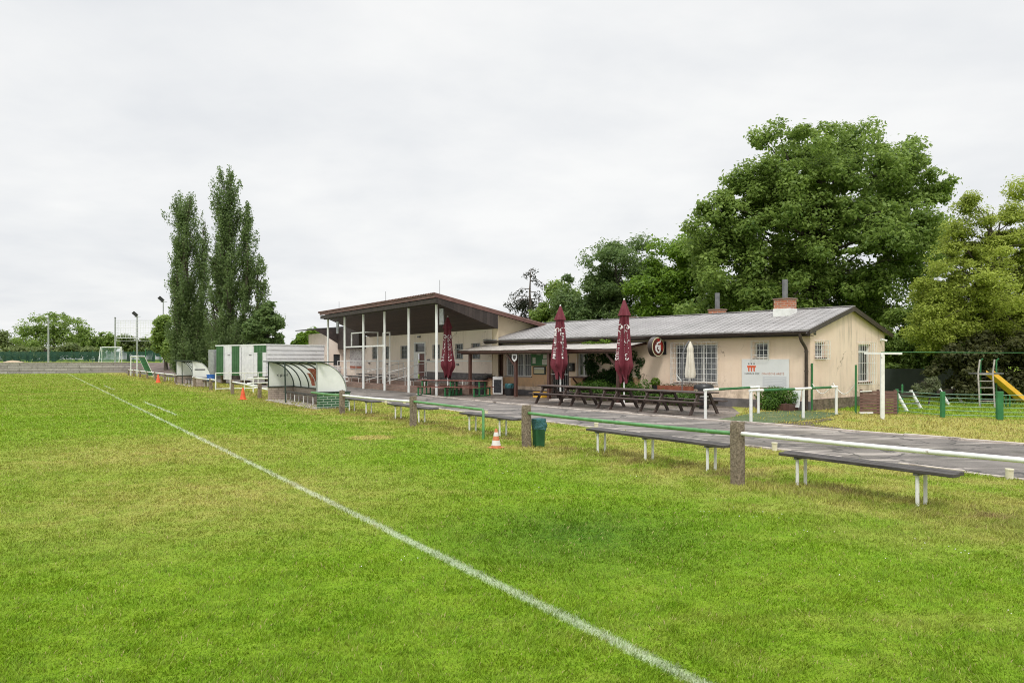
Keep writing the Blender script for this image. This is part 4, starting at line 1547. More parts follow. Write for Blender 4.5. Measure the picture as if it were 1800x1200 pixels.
GF = 'sections of the touchline barrier'
f1 = thing('pitch_barrier', 'near stretch of pitch barrier with weathered concrete posts, one green and one white rail', 'barrier', (*FEN.o, 0), FEN.rot, GF)
for s, h in ((-PSP, .84), (0, .845), (PSP, .80)):
    fence_post(f1, s, h)
rail(f1, -PSP + .09, -.07, .755, .70, 'white', .028)
rail(f1, .08, PSP - .08, .69, .66, 'green_rail', .029)
f2 = thing('pitch_barrier', 'middle stretch of pitch barrier starting at a bent green pipe leg, then a white rail', 'barrier', (*FEN.o, 0), FEN.rot, GF)
fence_post(f2, 2 * PSP, .77)
fence_post(f2, 3 * PSP, .73)
s7 = (15.69 - 10) / .841
MB().tube([(s7, 0, 0), (s7, 0, .60), (s7 + .03, 0, .628), (2 * PSP - .08, 0, .635)], .030, 10).build('rail', MAT['green_rail'], f2, smooth=True)
rail(f2, 2 * PSP + .08, 3 * PSP - .08, .63, .58, 'white', .031)
rail(f2, 3 * PSP + .08, 18.2, .58, .565, 'green_rail', .036, .06)
f3 = thing('pitch_barrier', 'short piece of pitch barrier with pale rail left of the brick dugout', 'barrier', (*FEN.o, 0), FEN.rot, GF)
fence_post(f3, 5 * PSP - .15, .66)
fence_post(f3, 6 * PSP - .1, .70)
rail(f3, 5 * PSP, 6 * PSP - .15, .56, .60, 'white', .034)
rail(f3, 5 * PSP, 6 * PSP - .15, .36, .48, 'white', .026, -.5)
f4 = thing('pitch_barrier', 'barrier piece with white rail between the white gate railing and the distant dugout', 'barrier', (*FEN.o, 0), FEN.rot, GF)
fence_post(f4, 7 * PSP + .05, .66)
fence_post(f4, 8 * PSP - .2, .66)
rail(f4, 6.8 * PSP, 8 * PSP + .5, .60, .60, 'white', .036)
f5 = thing('pitch_barrier', 'farthest stretch of pitch barrier with small dark posts and white rail by the training goal', 'barrier', (*FEN.o, 0), FEN.rot, GF)
for k in range(9, 16):
    fence_post(f5, k * PSP + 1.8, .68)
rail(f5, 9.3 * PSP, 15.4 * PSP, .62, .62, 'white', .04, 0, 0)

GSt = 'cream pipe stubs along the path edge'
for i, (px, py, lab) in enumerate([(1738, 841, 'cream pipe stub at the path edge beside the nearest bench'), (1311, 791, 'cream pipe stub at the path edge behind the mossy concrete post'),
                                   (982, 753, 'cream pipe stub at the path edge just right of the green bin'), (793, 729.5, 'cream pipe stub at the path edge left of the bench by the gap'),
                                   (661, 712, 'cream pipe stub at the path edge behind the white rail'), (628, 708, 'cream pipe stub at the path edge near the brick dugout')]):
    p = near((G(px, py)[1] - NEAR_O[1]) / NEAR_D[1])
    o = thing('pipe_stub', lab, 'pipe stub', (p[0] - .07, p[1] - .05, 0), 0, GSt)
    MB().tube([(0, 0, -.02), (0, 0, .13)], .05, 14).build('pipe', MAT['cream_pipe'], o, smooth=True)
    MB().tube([(0, 0, .131), (0, 0, .15)], .056, 14).build('cap', MAT['cream_pipe'], o)
# ---------------------------------------------------------------- leaf geometry
def leaf_cloud(P, Nrm, size, asp=.55, fold=.25, rng=RNG, up=.0):
    """leaf-shaped quads at P facing Nrm; size array"""
    n = len(P)
    Nrm = Nrm / (np.linalg.norm(Nrm, axis=1, keepdims=True) + 1e-9)
    t = rng.normal(size=(n, 3))
    t[:, 2] -= up
    t -= Nrm * (t * Nrm).sum(1, keepdims=True)
    t /= np.linalg.norm(t, axis=1, keepdims=True) + 1e-9
    s = np.cross(Nrm, t)
    L = size[:, None]
    V = np.empty((n, 4, 3))
    V[:, 0] = P - t * L * .5
    V[:, 1] = P + s * L * asp * .5 + Nrm * L * fold * .3
    V[:, 2] = P + t * L * .5
    V[:, 3] = P - s * L * asp * .5 + Nrm * L * fold * .3
    return V.reshape(-1, 3)


def leaf_obj(name, V, mat, parent=None):
    F_ = np.arange(len(V)).reshape(-1, 4)
    return np_mesh(name, V, F_, mat, parent)


def rand_dir(n, rng=RNG):
    d = rng.normal(size=(n, 3))
    return d / np.linalg.norm(d, axis=1, keepdims=True)


def bush(o, name, blobs, mat, n, size, rng=RNG):
    """blobs: (x,y,z,rx,ry,rz); leaves fill the outer shell"""
    tot = sum(b[3] * b[4] + b[3] * b[5] for b in blobs)
    out = []
    for b in blobs:
        k = max(20, int(n * (b[3] * b[4] + b[3] * b[5]) / tot))
        d = rand_dir(k, rng)
        r = rng.uniform(.45, 1.08, k)[:, None] ** .6
        c = np.array(b[:3])
        P = c + d * r * np.array(b[3:6])
        P[:, 2] = np.maximum(P[:, 2], .01)
        N = d + rng.normal(size=(k, 3)) * .6 + np.array([0, 0, .4])
        out.append(leaf_cloud(P, N, rng.uniform(.6, 1.3, k) * size, rng=rng))
    return leaf_obj(name, np.concatenate(out), MAT[mat], o)


# ---------------------------------------------------------------- dugouts
def dugout(name, label, s0, L, brick_right, text=True):
    o = thing(name, label, 'dugout', (*FEN.at(s0, -.02), 0), FEN.rot, 'team dugouts')
    D, HB, HT = 1.04, .55, 1.58
    curve = [(-D * math.sin(t), HB + (HT - HB) * math.cos(t)) for t in np.linspace(0, math.pi / 2, 13)]
    b = MB().box(0, L, -D - .1, -D, 0, HB)
    b.build('back_wall', MAT['brick_pale'], o)
    MB().box(L, L + .10, -D - .1, 0, 0, HB).build('end_wall', MAT['brick_pale'], o)
    MB().box(-.10, 0, -D - .1, 0, 0, HB).build('end_wall', MAT[brick_right], o)
    MB().box(-.1, L + .1, -D, .12, 0, .045).build('floor_slab', MAT['slab'], o)
    MB().box(-.12, L + .12, -D - .12, -D + .03, HB, HB + .04).box(L - .03, L + .12, -D + .031, .02, HB, HB + .04).box(-.12, .03, -D + .031, .02, HB, HB + .04).build('wall_coping', MAT['frame_dark'], o)
    pan = [(0, HB + .045)] + [(c[0] * .985, c[1] - .02) for c in curve if c[1] > HB + .06] + [(-D * .97, HB + .045)]
    for x in (-.02, L + .0):
        MB().prism([(x, p[0], p[1]) for p in pan], (.02, 0, 0)).build('end_panel', MAT['white_clean'], o)
        e = MB().tube([(x + .01, c[0], c[1]) for c in curve], .026, 6).tube([(x + .01, 0, HB + .04), (x + .01, 0, HT)], .026, 6)
        e.build('end_frame', MAT['frame_dark' if x > 0 else 'galv'], o, smooth=True)
    sh = MB()
    c2 = [(c[0] * 1.02, HB + (c[1] - HB) * 1.02) for c in curve]
    for i in range(len(curve) - 1):
        sh._add([(0.02, *c2[i]), (L - .02, *c2[i]), (L - .02, *c2[i + 1]), (.02, *c2[i + 1])], [(0, 1, 2, 3)])
    sh.build('back_sheet', MAT['thin_sheet'], o, fix=False)
    for k in range(1, 6):
        x = L * k / 6
        MB().tube([(x, c[0] * .985, HB + (c[1] - HB) * .985) for c in curve], .024, 6).build('rib', MAT['frame_dark'], o, smooth=True)
    MB().box(-.35, L + .75, -.05, .03, HT, HT + .045).box(-.1, L + .5, -.55, -.05, HT + .001, HT + .035).build('roof_edge', MAT['frame_dark'], o)
    MB().tube([(L * .60, .0, 0), (L * .62, .0, HT)], .028, 8).build('front_pole', MAT['frame_dark'], o)
    if text:
        for (x0, x1, i0, i1) in ((.12, .30, 6, 11), (.315, .50, 5, 11), (.52, .60, 7, 11)):
            m = MB()
            cc = [(c[0] * .975, HB + (c[1] - HB) * .975) for c in curve]
            for i in range(i0, i1):
                m._add([(L * x0, *cc[i]), (L * x1, *cc[i]), (L * x1, *cc[i + 1]), (L * x0, *cc[i + 1])], [(0, 1, 2, 3)])
            m.build('banner', MAT['poster_red'], o, fix=False)
        vs, fs = text_polys('x RuM', .17)
        m = MB()
        # seen from the near side, the panel runs from the open front (right side is deeper)
        m._add([(L - .012, -.33 - p[0], .98 + p[1] + .03 * math.sin(p[0] * 30)) for p in vs], fs)
        m.build('scrawl', MAT['black'], o, fix=False)
    else:
        MB().box(-.03, -.021, -.72, -.12, 1.02, 1.10).build('slit', MAT['flue'], o)
    bn = thing('dugout_bench', 'low dark plank bench inside ' + ('the brick dugout with the red banner' if text else 'the distant dugout'), 'bench', (*FEN.at(s0 + .5, -.6), .045), FEN.rot)
    bench_parts(bn, L - 1.0, [.3 + k * (L - 1.6) / 4 for k in range(5)], z=.36, wd=.26)
    return o


sA = (25.05 - 10) / .841
dugout('dugout', 'brick dugout with curved white roof panels and red banner, scrawl on its end panel', sA, 6.2, 'brick_green')
sB = (45.0 - 10) / .841
dugout('dugout', 'distant brick dugout with curved white roof beside the blue barrel', sB, 6.2, 'brick_pale', False)

# ---------------------------------------------------------------- white gate railings
def railing(name, label, loc, rot, L, H, n, cat='railing', bottom=True, group=None, r=.022):
    o = thing(name, label, cat, loc, rot, group)
    m = MB().tube([(0, 0, H), (L, 0, H)], r, 8)
    if bottom:
        m.tube([(0, 0, .12), (L, 0, .12)], r, 8)
    m.build('rail', MAT['white'], o)
    for i in range(n + 1):
        MB().tube([(L * i / n, 0, 0), (L * i / n, 0, H)], r * (1.4 if i in (0, n) else 1), 8).build('post', MAT['white'], o)
    return o


PERP = FEN.rot - math.pi / 2
sG = (39.3 - 10) / .841
railing('gate_railing', 'white railing with open bays leading away from the pitch left of the fallen-orange cone gap'.replace('fallen-orange cone', 'entrance'), (*FEN.at(sG, -.05), 0), PERP, 4.4, .96, 6)
o = thing('path_railing', 'pair of long white tube rails behind the entrance gap, left of the brick dugout', 'railing', (*FEN.at(31.5, -.9), 0), PERP + .12)
MB().tube([(0, 0, .72), (5.5, 0, .72)], .03, 8).tube([(0, 0, .50), (5.5, 0, .50)], .03, 8).build('rail', MAT['white'], o)
for x in (.3, 2.8, 5.3):
    MB().tube([(x, 0, 0), (x, 0, .74)], .035, 8).build('post', MAT['white'], o)

# ---------------------------------------------------------------- containers
CR = math.atan2(.643, -.766)
cN = (-15.8, 47.5)
cd, cdn = (-.766, .643), (.643, .766)


def container(i, lab, stripes):
    W, Lc, H = 3.12, 4.5, 2.09
    p = (cN[0] + cd[0] * 3.2 * i, cN[1] + cd[1] * 3.2 * i)
    o = thing('site_container', lab, 'container', (*p, .58), CR, 'storage containers beside the stand')
    # local x along the front, -y deeper
    b = MB()
    nrib = 7
    b.box(0.03, W - .03, -Lc, -.02, 0, H - .08)
    b.build('body', MAT['corrugated'], o)
    c = MB()
    for k in range(nrib):
        z = .06 + k * (H - .16) / nrib
        for x0, x1 in ((-.035, .029), (W - .029, W + .035)):
            c.prism([(x0, -Lc + .05, z), (x0, -.06, z), (x0, -.06, z + .215), (x0, -Lc + .05, z + .215)], (x1 - x0, 0, 0))
    c.build('side_rib', MAT['corrugated'], o)
    MB().box(-.03, W + .03, -Lc - .03, .03, H - .08, H).build('roof', MAT['white_clean'], o)
    for (x0, x1, z0, z1, m, nm) in stripes:
        q = MB().box(x0 * W, x1 * W, -.019, .005 if 'green' in m else .02, z0, z1)
        if 'green' in m:
            for k in range(4):
                xx = x0 * W + (x1 - x0) * W * (k + .5) / 4
                q.box(xx - .03, xx + .03, .0055, .02, z0 + .02, z1 - .02)
        po_ = q.build(nm, MAT[m], o)
        if nm == 'door':
            xl = (x0 + .12 * (x1 - x0)) * W
            MB().box(xl, xl + .28, .021, .05, 1.38, 1.42).build('handle', MAT['flue'], po_)
            MB().tube([(x1 * W - .12, .03, z0 + .1), (x1 * W - .12, .03, z1 - .1)], .014, 6).build('lock_bar', MAT['galv'], po_)
    for x in (.15, W - .35):
        for y in (-.4, -Lc + .4, -Lc / 2):
            MB().box(x, x + .2, y - .15, y + .15, -.58, 0).build('support_block', MAT['concrete'], o)
    return o


# widths run from the near corner (right in the picture) to the left
container(0, 'near storage container with long corrugated white side, white door and green corner strip',
          [(0, .12, 0, 1.55, 'container_white', 'trim'), (.125, .32, 0, 1.55, 'container_green', 'green_panel'), (.325, .46, 0, 1.55, 'container_white', 'trim'), (0, .46, 1.56, H_ if False else 2.02, 'container_green', 'lintel'),
           (.48, .98, -.28, 2.02, 'container_white', 'door')])
container(1, 'far storage container with two green strips and a white door, by the grey cabinet',
          [(.02, .32, 0, 2.02, 'container_green', 'green_panel'), (.34, .66, -.28, 2.02, 'container_white', 'door'), (.68, .98, 0, 2.02, 'container_green', 'green_panel')])
p = (cN[0] + cd[0] * 6.65, cN[1] + cd[1] * 6.65 + .1)
o = thing('metal_cabinet', 'plain grey metal cabinet left of the far green and white container', 'cabinet', (*p, .0), CR)
MB().box(0, .8, -.6, 0, .3, 2.35).build('body', MAT['galv'], o, bevel=.01)
MB().box(.03, .39, .002, .02, .35, 2.3).box(.41, .77, .002, .02, .35, 2.3).build('door', MAT['galv'], o)

q = FEN.at((43.3 - 10) / .841, BO)
o = thing('touchline_bench', 'plank bench behind the distant white rail carrying the blue tub', 'bench', (*FEN.at((43.3 - 10) / .841 - 1.2, BO), 0), FEN.rot, GBt)
bench_parts(o, 3.2, (.4, 1.6, 2.8))
o = thing('blue_tub', 'round blue plastic tub on a plank bench behind the distant white rail', 'tub', (*q, .43), 0)
MB().lathe([(.19, 0), (.215, .03), (.235, .30), (.255, .32), (.255, .36), (.235, .36), (.20, .06)], 20).build('shell', MAT['blue'], o, smooth=True)
MB().lathe([(.236, .20), (.243, .215), (.236, .23)], 20, cap=False).build('hoop', MAT['blue'], o, smooth=True)


# ---------------------------------------------------------------- cones
def cone(loc, h, lab, mats, bands, lean=0):
    o = thing('traffic_cone', lab, 'traffic cone', (*loc, 0), random.random(), 'traffic cones on the pitch edge')
    if lean:
        o.rotation_euler = (lean, 0, .4)
    r0, r1 = h * .27, h * .06
    w_ = h * .36
    b = MB().prism([(w_ * c, w_ * s, 0) for c, s in ((1, .7), (.7, 1), (-.7, 1), (-1, .7), (-1, -.7), (-.7, -1), (.7, -1), (1, -.7))], (0, 0, h * .05))
    b.build('base', MAT[mats[0]], o)
    zs = [h * .05] + [h * f for f in bands] + [h]
    for k in range(len(zs) - 1):
        f0, f1 = (zs[k] / h), (zs[k + 1] / h)
        R = lambda f: r0 + (r1 - r0) * f
        e = .002 if k % 2 else 0
        MB().lathe([(R(f0) + e, zs[k]), (R(f1) + e, zs[k + 1])], 18).build('band' if k % 2 else 'body', MAT[mats[k % 2]], o, smooth=True)
    return o


cone(G(872, 787), .37, 'faded orange cone with dirty white bands on the grass by the barrier gap', ('cone_faded', 'cone_white'), (.14, .40, .62, .82))
cone(G(427, 702.5), .50, 'plain orange cone at the entrance gap left of the brick dugout', ('orange', 'orange'), (.5,))
cone(G(278, 673), .62, 'small distant orange cone beside the far barrier', ('orange', 'orange'), (.5,))

# ---------------------------------------------------------------- litter bin by the post
q = G(947, 785)
o = thing('litter_bin', 'green plastic litter bin lined with a blue bag behind a concrete post', 'bin', (*q, 0), .5)
o.scale = (.9, .9, 1.0)
sq = lambda w_, z: [(w_ * c, w_ * s * .9, z) for c, s in ((1, .75), (.75, 1), (-.75, 1), (-1, .75), (-1, -.75), (-.75, -1), (.75, -1), (1, -.75))]


def loft(m, rings, cap0=True, cap1=True):
    n = len(rings[0])
    vs = [p for r in rings for p in r]
    fs = [(i * n + k, i * n + (k + 1) % n, i * n + n + (k + 1) % n, i * n + n + k) for i in range(len(rings) - 1) for k in range(n)]
    if cap0:
        fs.append(tuple(range(n - 1, -1, -1)))
    if cap1:
        fs.append(tuple((len(rings) - 1) * n + k for k in range(n)))
    m._add(vs, fs)
    return m


loft(MB(), [sq(.098, 0), sq(.105, .02), sq(.122, .50), sq(.115, .50), sq(.10, .1)]).build('bin_body', MAT['bin_green'], o)
rb_ = random.Random(3)
rg = []
for k, z in enumerate((.33, .37, .42, .48, .525, .54, .515, .40)):
    base = .119 + .012 * (z - .33) / .21
    if k > 5:
        base = .112
    rg.append([(p[0] * (1 + rb_.uniform(-.04, .06)), p[1] * (1 + rb_.uniform(-.04, .06)), z + rb_.uniform(-.015, .02)) for p in sq(base, z)])
loft(MB(), rg, False, False).build('bin_bag', MAT['blue_bag'], o, smooth=False, fix=False)
tb = MB()
loft(tb, [[(x + .135, y, z) for x, y, z in ((-.012, -.05, .30), (.012, -.05, .30), (.012, .05, .30), (-.012, .05, .30))], [(x + .165, y, z) for x, y, z in ((-.016, -.06, .42), (.016, -.06, .42), (.016, .06, .42), (-.016, .06, .42))], [(x + .140, y, z) for x, y, z in ((-.02, -.05, .53), (.0, -.05, .53), (.0, .05, .53), (-.02, .05, .53))]])
tb.build('bag_tail', MAT['blue_bag'], o, smooth=True)


# ---------------------------------------------------------------- picnic tables
def picnic_table():
    o = thing('picnic_table', '', 'picnic table')
    L = 1.98
    tp = MB()
    for k in range(5):
        y = -.36 + k * .145
        tp.box(-L / 2, L / 2, y, y + .135, .655 + .002 * (k % 2), .695 + .002 * (k % 2))
    tp.build('tabletop', MAT['picnic'], o, bevel=.005)
    for s in (-1, 1):
        m = MB()
        for k in range(2):
            y = s * (.585 + k * .13)
            m.box(-L / 2, L / 2, y - .06, y + .06, .385, .422)
        m.build('seat', MAT['picnic'], o, bevel=.005)
    for x in (-.70, .70):
        for s in (-1, 1):
            MB().bar((x, s * .66, 0), (x, s * .24, .65), .045, .10, (1, 0, 0) if False else (0, 0, 1)).build('leg', MAT['picnic'], o)
        MB().box(x + .024, x + .064, -.72, .72, .30, .384).box(x + .024, x + .064, -.34, .34, .57, .654).build('crossbeam', MAT['picnic'], o)
    MB().bar((-.70, 0, .32), (.70, 0, .33), .04, .07).build('stretcher', MAT['picnic'], o)
    return o


PA, PB = G(1213, 730.5), G(1257, 727)
rowc = ((PA[0] + PB[0]) / 2 + .05, (PA[1] + PB[1]) / 2 + .08)
LA = G(926, 708)
rd_ = Frame((PA[0], PA[1]), (LA[0] - PA[0], LA[1] - PA[1]))
pt0 = picnic_table()
plab = ['brown timber picnic table at the near right end of the long row', 'brown timber picnic table, second from the right end of the long row',
        'brown timber picnic table, second from the left end of the long row', 'brown timber picnic table at the far left end of the long row']
for i in range(4):
    t_ = pt0 if i == 0 else copy_tree(pt0)
    s = .72 + i * 2.03
    p = rd_.at(s, -.66)
    place(t_, p, rd_.rot + (.012, -.01, .015, -.012)[i], plab[i])
    t_['group'] = 'brown picnic tables in a row'


def green_table():
    o = thing('green_frame_table', '', 'picnic table')
    L = 2.0
    m = MB()
    for k in range(4):
        y = -.30 + k * .152
        m.box(-L / 2, L / 2, y, y + .142, .69, .725)
    m.build('tabletop', MAT['redwood'], o, bevel=.004)
    for s in (-1, 1):
        m = MB()
        for k in range(2):
            y = s * (.56 + k * .13)
            m.box(-L / 2, L / 2, y - .06, y + .06, .405, .437)
        m.build('seat', MAT['redwood'], o, bevel=.004)
    for x in (-.78, .78):
        m = MB()
        for y in (-.68, -.24, .24, .68):
            m.box(x - .028, x + .028, y - .028, y + .028, 0, .688 if abs(y) < .5 else .403)
        m.box(x - .026, x + .026, -.65, .65, .02, .06).box(x - .022, x + .022, -.66, .66, .345, .39).box(x - .026, x + .026, -.212, .212, .64, .686)
        m.build('leg_frame', MAT['green_post'], o)
    return o


g0 = green_table()
GR = 'green-legged tables below the first umbrella'
p = G(772, 695)
place(g0, (p[0], p[1] + .2, 0), HOU.rot + .55, 'red-brown table with green steel legs, left of the pair by the first umbrella')
g0['group'] = GR
g1 = copy_tree(g0)
p = G(822, 696)
place(g1, (p[0], p[1] + .0, 0), HOU.rot + .35, 'red-brown table with green steel legs, right of the pair, nearest the chalkboard')

# ---------------------------------------------------------------- folded umbrellas
def umbrella(px, Y, ptip, pbot, lab, seed):
    r = random.Random(seed)
    X = (px - 900) / FPX * Y
    zt_ = CAMH - (ptip - HOR) / FPX * Y
    zb = CAMH - (pbot - HOR) / FPX * Y
    o = thing('folded_umbrella', lab, 'umbrella', (X, Y, 0), r.random() * 6, 'folded maroon umbrellas')
    H = zt_ - zb
    R = lambda f: np.interp(f, [0, .015, .05, .20, .205, .25, .45, .70, .84, .86, .93, 1.0], [.03, .05, .085, .215, .15, .15, .185, .25, .285, .27, .16, .13])
    ph = [r.uniform(-.3, .3) for _ in range(8)]

    def prof(r_, z, t):
        f = (zt_ - z) / H
        a = np.interp(f, [0, .05, .2, .3, .8, 1], [.02, .10, .30, .42, .42, .45])
        w_ = math.cos(7 * t + .5 * math.sin(2.1 * z + seed) + .35 * math.sin(2 * t + seed))
        am = 1 + .45 * math.sin(3 * t + 1.7 * seed) + .2 * math.sin(5 * t + 4 * z)
        return r_ * (1 + a * am * (w_ * .7 + .25 * abs(w_) - .2) + .05 * math.sin(t + z * 1.6 + seed))
    cv = MB()
    zz = [zt_ - H * f for f in (0, .015, .05, .12, .20)]
    cv.lathe([(R((zt_ - z) / H), z) for z in zz], 48, fn=prof)
    cv.build('canopy_cap', MAT['cloth_red'], o, smooth=True)
    fs = np.linspace(.16, 1.0, 26)
    m = MB()
    vs_ragged = lambda r_, z, t: prof(r_, z, t)
    m.lathe([(float(R(f)) if f > .21 else .145, zt_ - H * f) for f in fs], 48, fn=vs_ragged)
    cb = m.build('canopy', MAT['cloth_red'], o, smooth=True)
    me = cb.data
    for v in me.vertices:            # ragged lower hem
        f = (zt_ - v.co.z) / H
        if f > .80:
            t = math.atan2(v.co.y, v.co.x)
            v.co.z += .06 * H * math.sin(4 * t + seed) * (f - .80) / .2
    # lettering running down two faces of the cloth
    view = math.atan2(-Y, -X) - o.rotation_euler[2]
    for da in (-.95, .62):
        vs, fs_ = text_polys('Gambrinus', .34)
        Lx = max(v[0] for v in vs)
        tm = MB()
        pts = []
        for (x, y, z) in vs:
            f = .30 + .46 * x / Lx
            zq = zt_ - H * f
            rq = prof(float(R(f)), zq, 0) * 0 + float(R(f)) * 1.02
            th = view + da + (y - .12) / rq
            rr = prof(float(R(f)), zq, th % (2 * math.pi)) + .008
            pts.append((rr * math.cos(th), rr * math.sin(th), zq))
        tm._add(pts, fs_)
        tm.build('lettering', MAT['lettering'], o, fix=False)
    MB().tube([(0, 0, .0), (0, 0, zt_ - .05)], .028, 10).build('pole', MAT['white_clean'], o, smooth=True)
    MB().box(-.35, .35, -.35, .35, 0, .07).build('base_slab', MAT['slab'], o, bevel=.01)
    MB().lathe([(.03, zt_), (.035, zt_ + .03), (.01, zt_ + .06)], 10).build('finial', MAT['white_clean'], o)
    return o


umbrella(787, 36.0, 557, 659, 'folded maroon umbrella in front of the stand, over the green-legged tables', 1)
umbrella(985, 30.2, 538, 660, 'folded maroon umbrella in front of the barred door, middle one of the three', 2)
umbrella(1097, 27.3, 527, 666, 'folded maroon umbrella standing before the ivy, rightmost of the three', 3)

# cream cantilever parasol at the big window
Yp = HOU.at(HOU.s(1212, .55), .55)[1]
X0 = lambda px: (px - 900) / FPX * Yp
Z0 = lambda py: CAMH - (py - HOR) / FPX * Yp
o = thing('cream_parasol', 'closed cream cantilever parasol hanging from a grey arm before the large window', 'parasol', (X0(1199), Yp, 0), 0)
e = X0(1211.5) - X0(1199)
MB().tube([(0, 0, .05), (0, 0, Z0(624)), (e * .55, 0, Z0(607)), (e, 0, Z0(599))], .022, 8).build('arm', MAT['flue'], o, smooth=True)
MB().tube([(X0(1189) - X0(1199), .02, Z0(658)), (0.02, .02, Z0(672))], .018, 8).build('crank', MAT['white_clean'], o)
zt_, zb = Z0(600), Z0(664)
m = MB()
m.lathe([(float(np.interp(f, [0, .1, .2, .22, .5, .9, 1], [.02, .08, .12, .10, .12, .17, .15])), zt_ - (zt_ - zb) * f) for f in np.linspace(0, 1, 16)], 32, c=(e + .04, 0), fn=lambda r_, z, t: r_ * (1 + .22 * math.cos(6 * t) * min(1, (zt_ - z) * 2)))
m.build('canopy', MAT['cloth_cream'], o, smooth=True)
MB().box(-.4, .4, -.05, .05, 0, .05).box(-.05, .05, -.4, .4, .001, .051).build('foot', MAT['flue'], o)

# ---------------------------------------------------------------- under the canopy
q = HOU.at(HOU.s(875, .9), .9)
o = thing('chalkboard', 'white framed pub chalkboard leaning near the canopy posts', 'chalkboard', (*q, 0), HOU.rot + .5)
fr = MB()
W_, H_ = .50, .88
fr.box(-W_ / 2, W_ / 2, 0, .03, .04, .09).box(-W_ / 2, W_ / 2, 0, .03, H_ - .16, H_).box(-W_ / 2, -W_ / 2 + .05, 0, .03, .09, H_ - .16).box(W_ / 2 - .05, W_ / 2, 0, .03, .09, H_ - .16)
fr.build('frame', MAT['lettering'], o, bevel=.008)
MB().box(-W_ / 2 + .05, W_ / 2 - .05, .004, .02, .09, H_ - .16).build('board', MAT['chalk'], o)
MB().bar((-.18, .0, H_ - .1), (-.18, -.35, .0), .03, .03).bar((.18, 0, H_ - .1), (.18, -.35, 0), .03, .03).build('prop', MAT['brown_timber'], o)
q = HOU.at(HOU.s(896, .9), .9)
o = thing('keg_bin', 'dark bin with a blue bag top right of the chalkboard', 'bin', (*q, 0), HOU.rot)
MB().lathe([(.17, 0), (.19, .05), (.21, .42), (.2, .43)], 16).build('drum', MAT['black'], o, smooth=True)
MB().lathe([(.213, .36), (.22, .50), (.20, .57), (.12, .54), (.02, .5)], 14, fn=lambda r_, z, t: r_ * (1 + .05 * math.sin(5 * t + z * 30))).build('bin_bag', MAT['blue_bag'], o)
q = HOU.at(HOU.s(857, .8), .8)
o = thing('bar_counter', 'low peach outdoor counter with black things piled on top', 'counter', (*q, 0), HOU.rot)
MB().box(-.3, .45, -.4, .0, 0, .74).build('body', MAT['plaster_peach'], o)
MB().box(-.36, .52, -.46, .06, .74, .78).build('top', MAT['redwood'], o)
q2 = HOU.at(HOU.s(859, .65), .65)
o = thing('plastic_sack', 'crumpled black sack lying on the outdoor counter', 'sack', (*q2, .78), HOU.rot)
rr_ = random.Random(5)
MB().lathe([(.26, 0), (.30, .05), (.24, .11), (.10, .15), (.03, .16)], 14, fn=lambda r_, z, t: r_ * (1 + .22 * math.sin(3 * t + 9 * z) + .1 * math.sin(7 * t))).build('sack_body', MAT['black'], o, smooth=True)
q = HOU.at(HOU.s(845, 1.1), 1.1)
o = thing('black_barrel', 'black bin behind the green-legged tables, left of the outdoor counter', 'bin', (*q, 0), 0)
MB().lathe([(.26, 0), (.29, .1), (.31, .75), (.33, .76), (.33, .80), (.2, .86), (.02, .88)], 18).build('drum', MAT['black'], o, smooth=True)
q = G(951, 699)
o = thing('yellow_crate', 'yellow plastic crate on the paving behind the far picnic table', 'crate', (q[0], q[1] + .4, 0), HOU.rot)
cr_ = MB().box(-.3, .3, -.2, .2, 0, .03)
for z in (.03, .13, .2):
    cr_.box(-.3, .3, .18, .2, z, z + .05).box(-.3, .3, -.2, -.18, z, z + .05).box(-.3, -.28, -.18, .18, z, z + .05).box(.28, .3, -.18, .18, z, z + .05)
cr_.build('crate_body', MAT['yellow'], o)

# black litter bin at the table end
q = G(1238, 720)
o = thing('black_litter_bin', 'black lidded litter bin with white bags at the right end of the table row', 'bin', (q[0] + .1, q[1] + .45, 0), .3)
MB().lathe([(.15, 0), (.17, .04), (.19, .58), (.19, .62)], 18).build('drum', MAT['black'], o, smooth=True)
MB().lathe([(.34, .68), (.345, .72), (.32, .80), (.30, .83), (.1, .86), (.02, .86)], 20).build('lid', MAT['black'], o, smooth=True)
MB().lathe([(.2, .62), (.22, .68), (.18, .69)], 14).build('collar', MAT['flue'], o)
MB().lathe([(.22, .42), (.25, .5), (.21, .57)], 12, fn=lambda r_, z, t: r_ * (1 + .15 * math.sin(4 * t)), cap=False).build('white_bag', MAT['white_clean'], o, smooth=True)

# ---------------------------------------------------------------- hedge, ivy, planters
ht0, ht1 = HOU.s(1003, 1.1), HOU.s(1262, .55)
o = thing('hedge', 'low leafy green hedge behind the row of brown picnic tables', 'hedge', (*HOU.at(0, 0), 0), HOU.rot)
bl = []
for x in np.arange(ht1 + .3, ht0, .30):
    hh = .40 + .06 * math.sin(x * 2.3) + random.uniform(-.04, .04)
    if x < 6.0:
        hh *= .70
    bl.append((x, 1.0 + random.uniform(-.1, .1), hh, .28, .34, hh))
bush(o, 'foliage', bl, 'leaf_hedge', 11000, .085)
MB().box(ht1 + .2, ht0, .8, 1.2, 0, .12).build('soil_bed', MAT['soil'], o)
o = thing('ivy', 'dark ivy climbing the clubhouse wall under the canopy, right of the serving hatch', 'climber', (*HOU.at(0, 0), 0), HOU.rot)
i0, i1 = HOU.s(1114, .1), HOU.s(1034, .1)
bl = []
rr_ = random.Random(8)
for k in range(62):
    x = rr_.uniform(i0, i1)
    z = rr_.uniform(.3, 2.3)
    if HOU.s(1082, .1) < x < HOU.s(1052, .1) and 1.2 < z < 2.0 and rr_.random() < .75:
        continue
    bl.append((x, .14, z, .26, .14, .24))
for k in range(8):
    bl.append((i0 - .1 - .35 * rr_.random(), .06, rr_.uniform(.9, 1.9), .10, .05, .12))
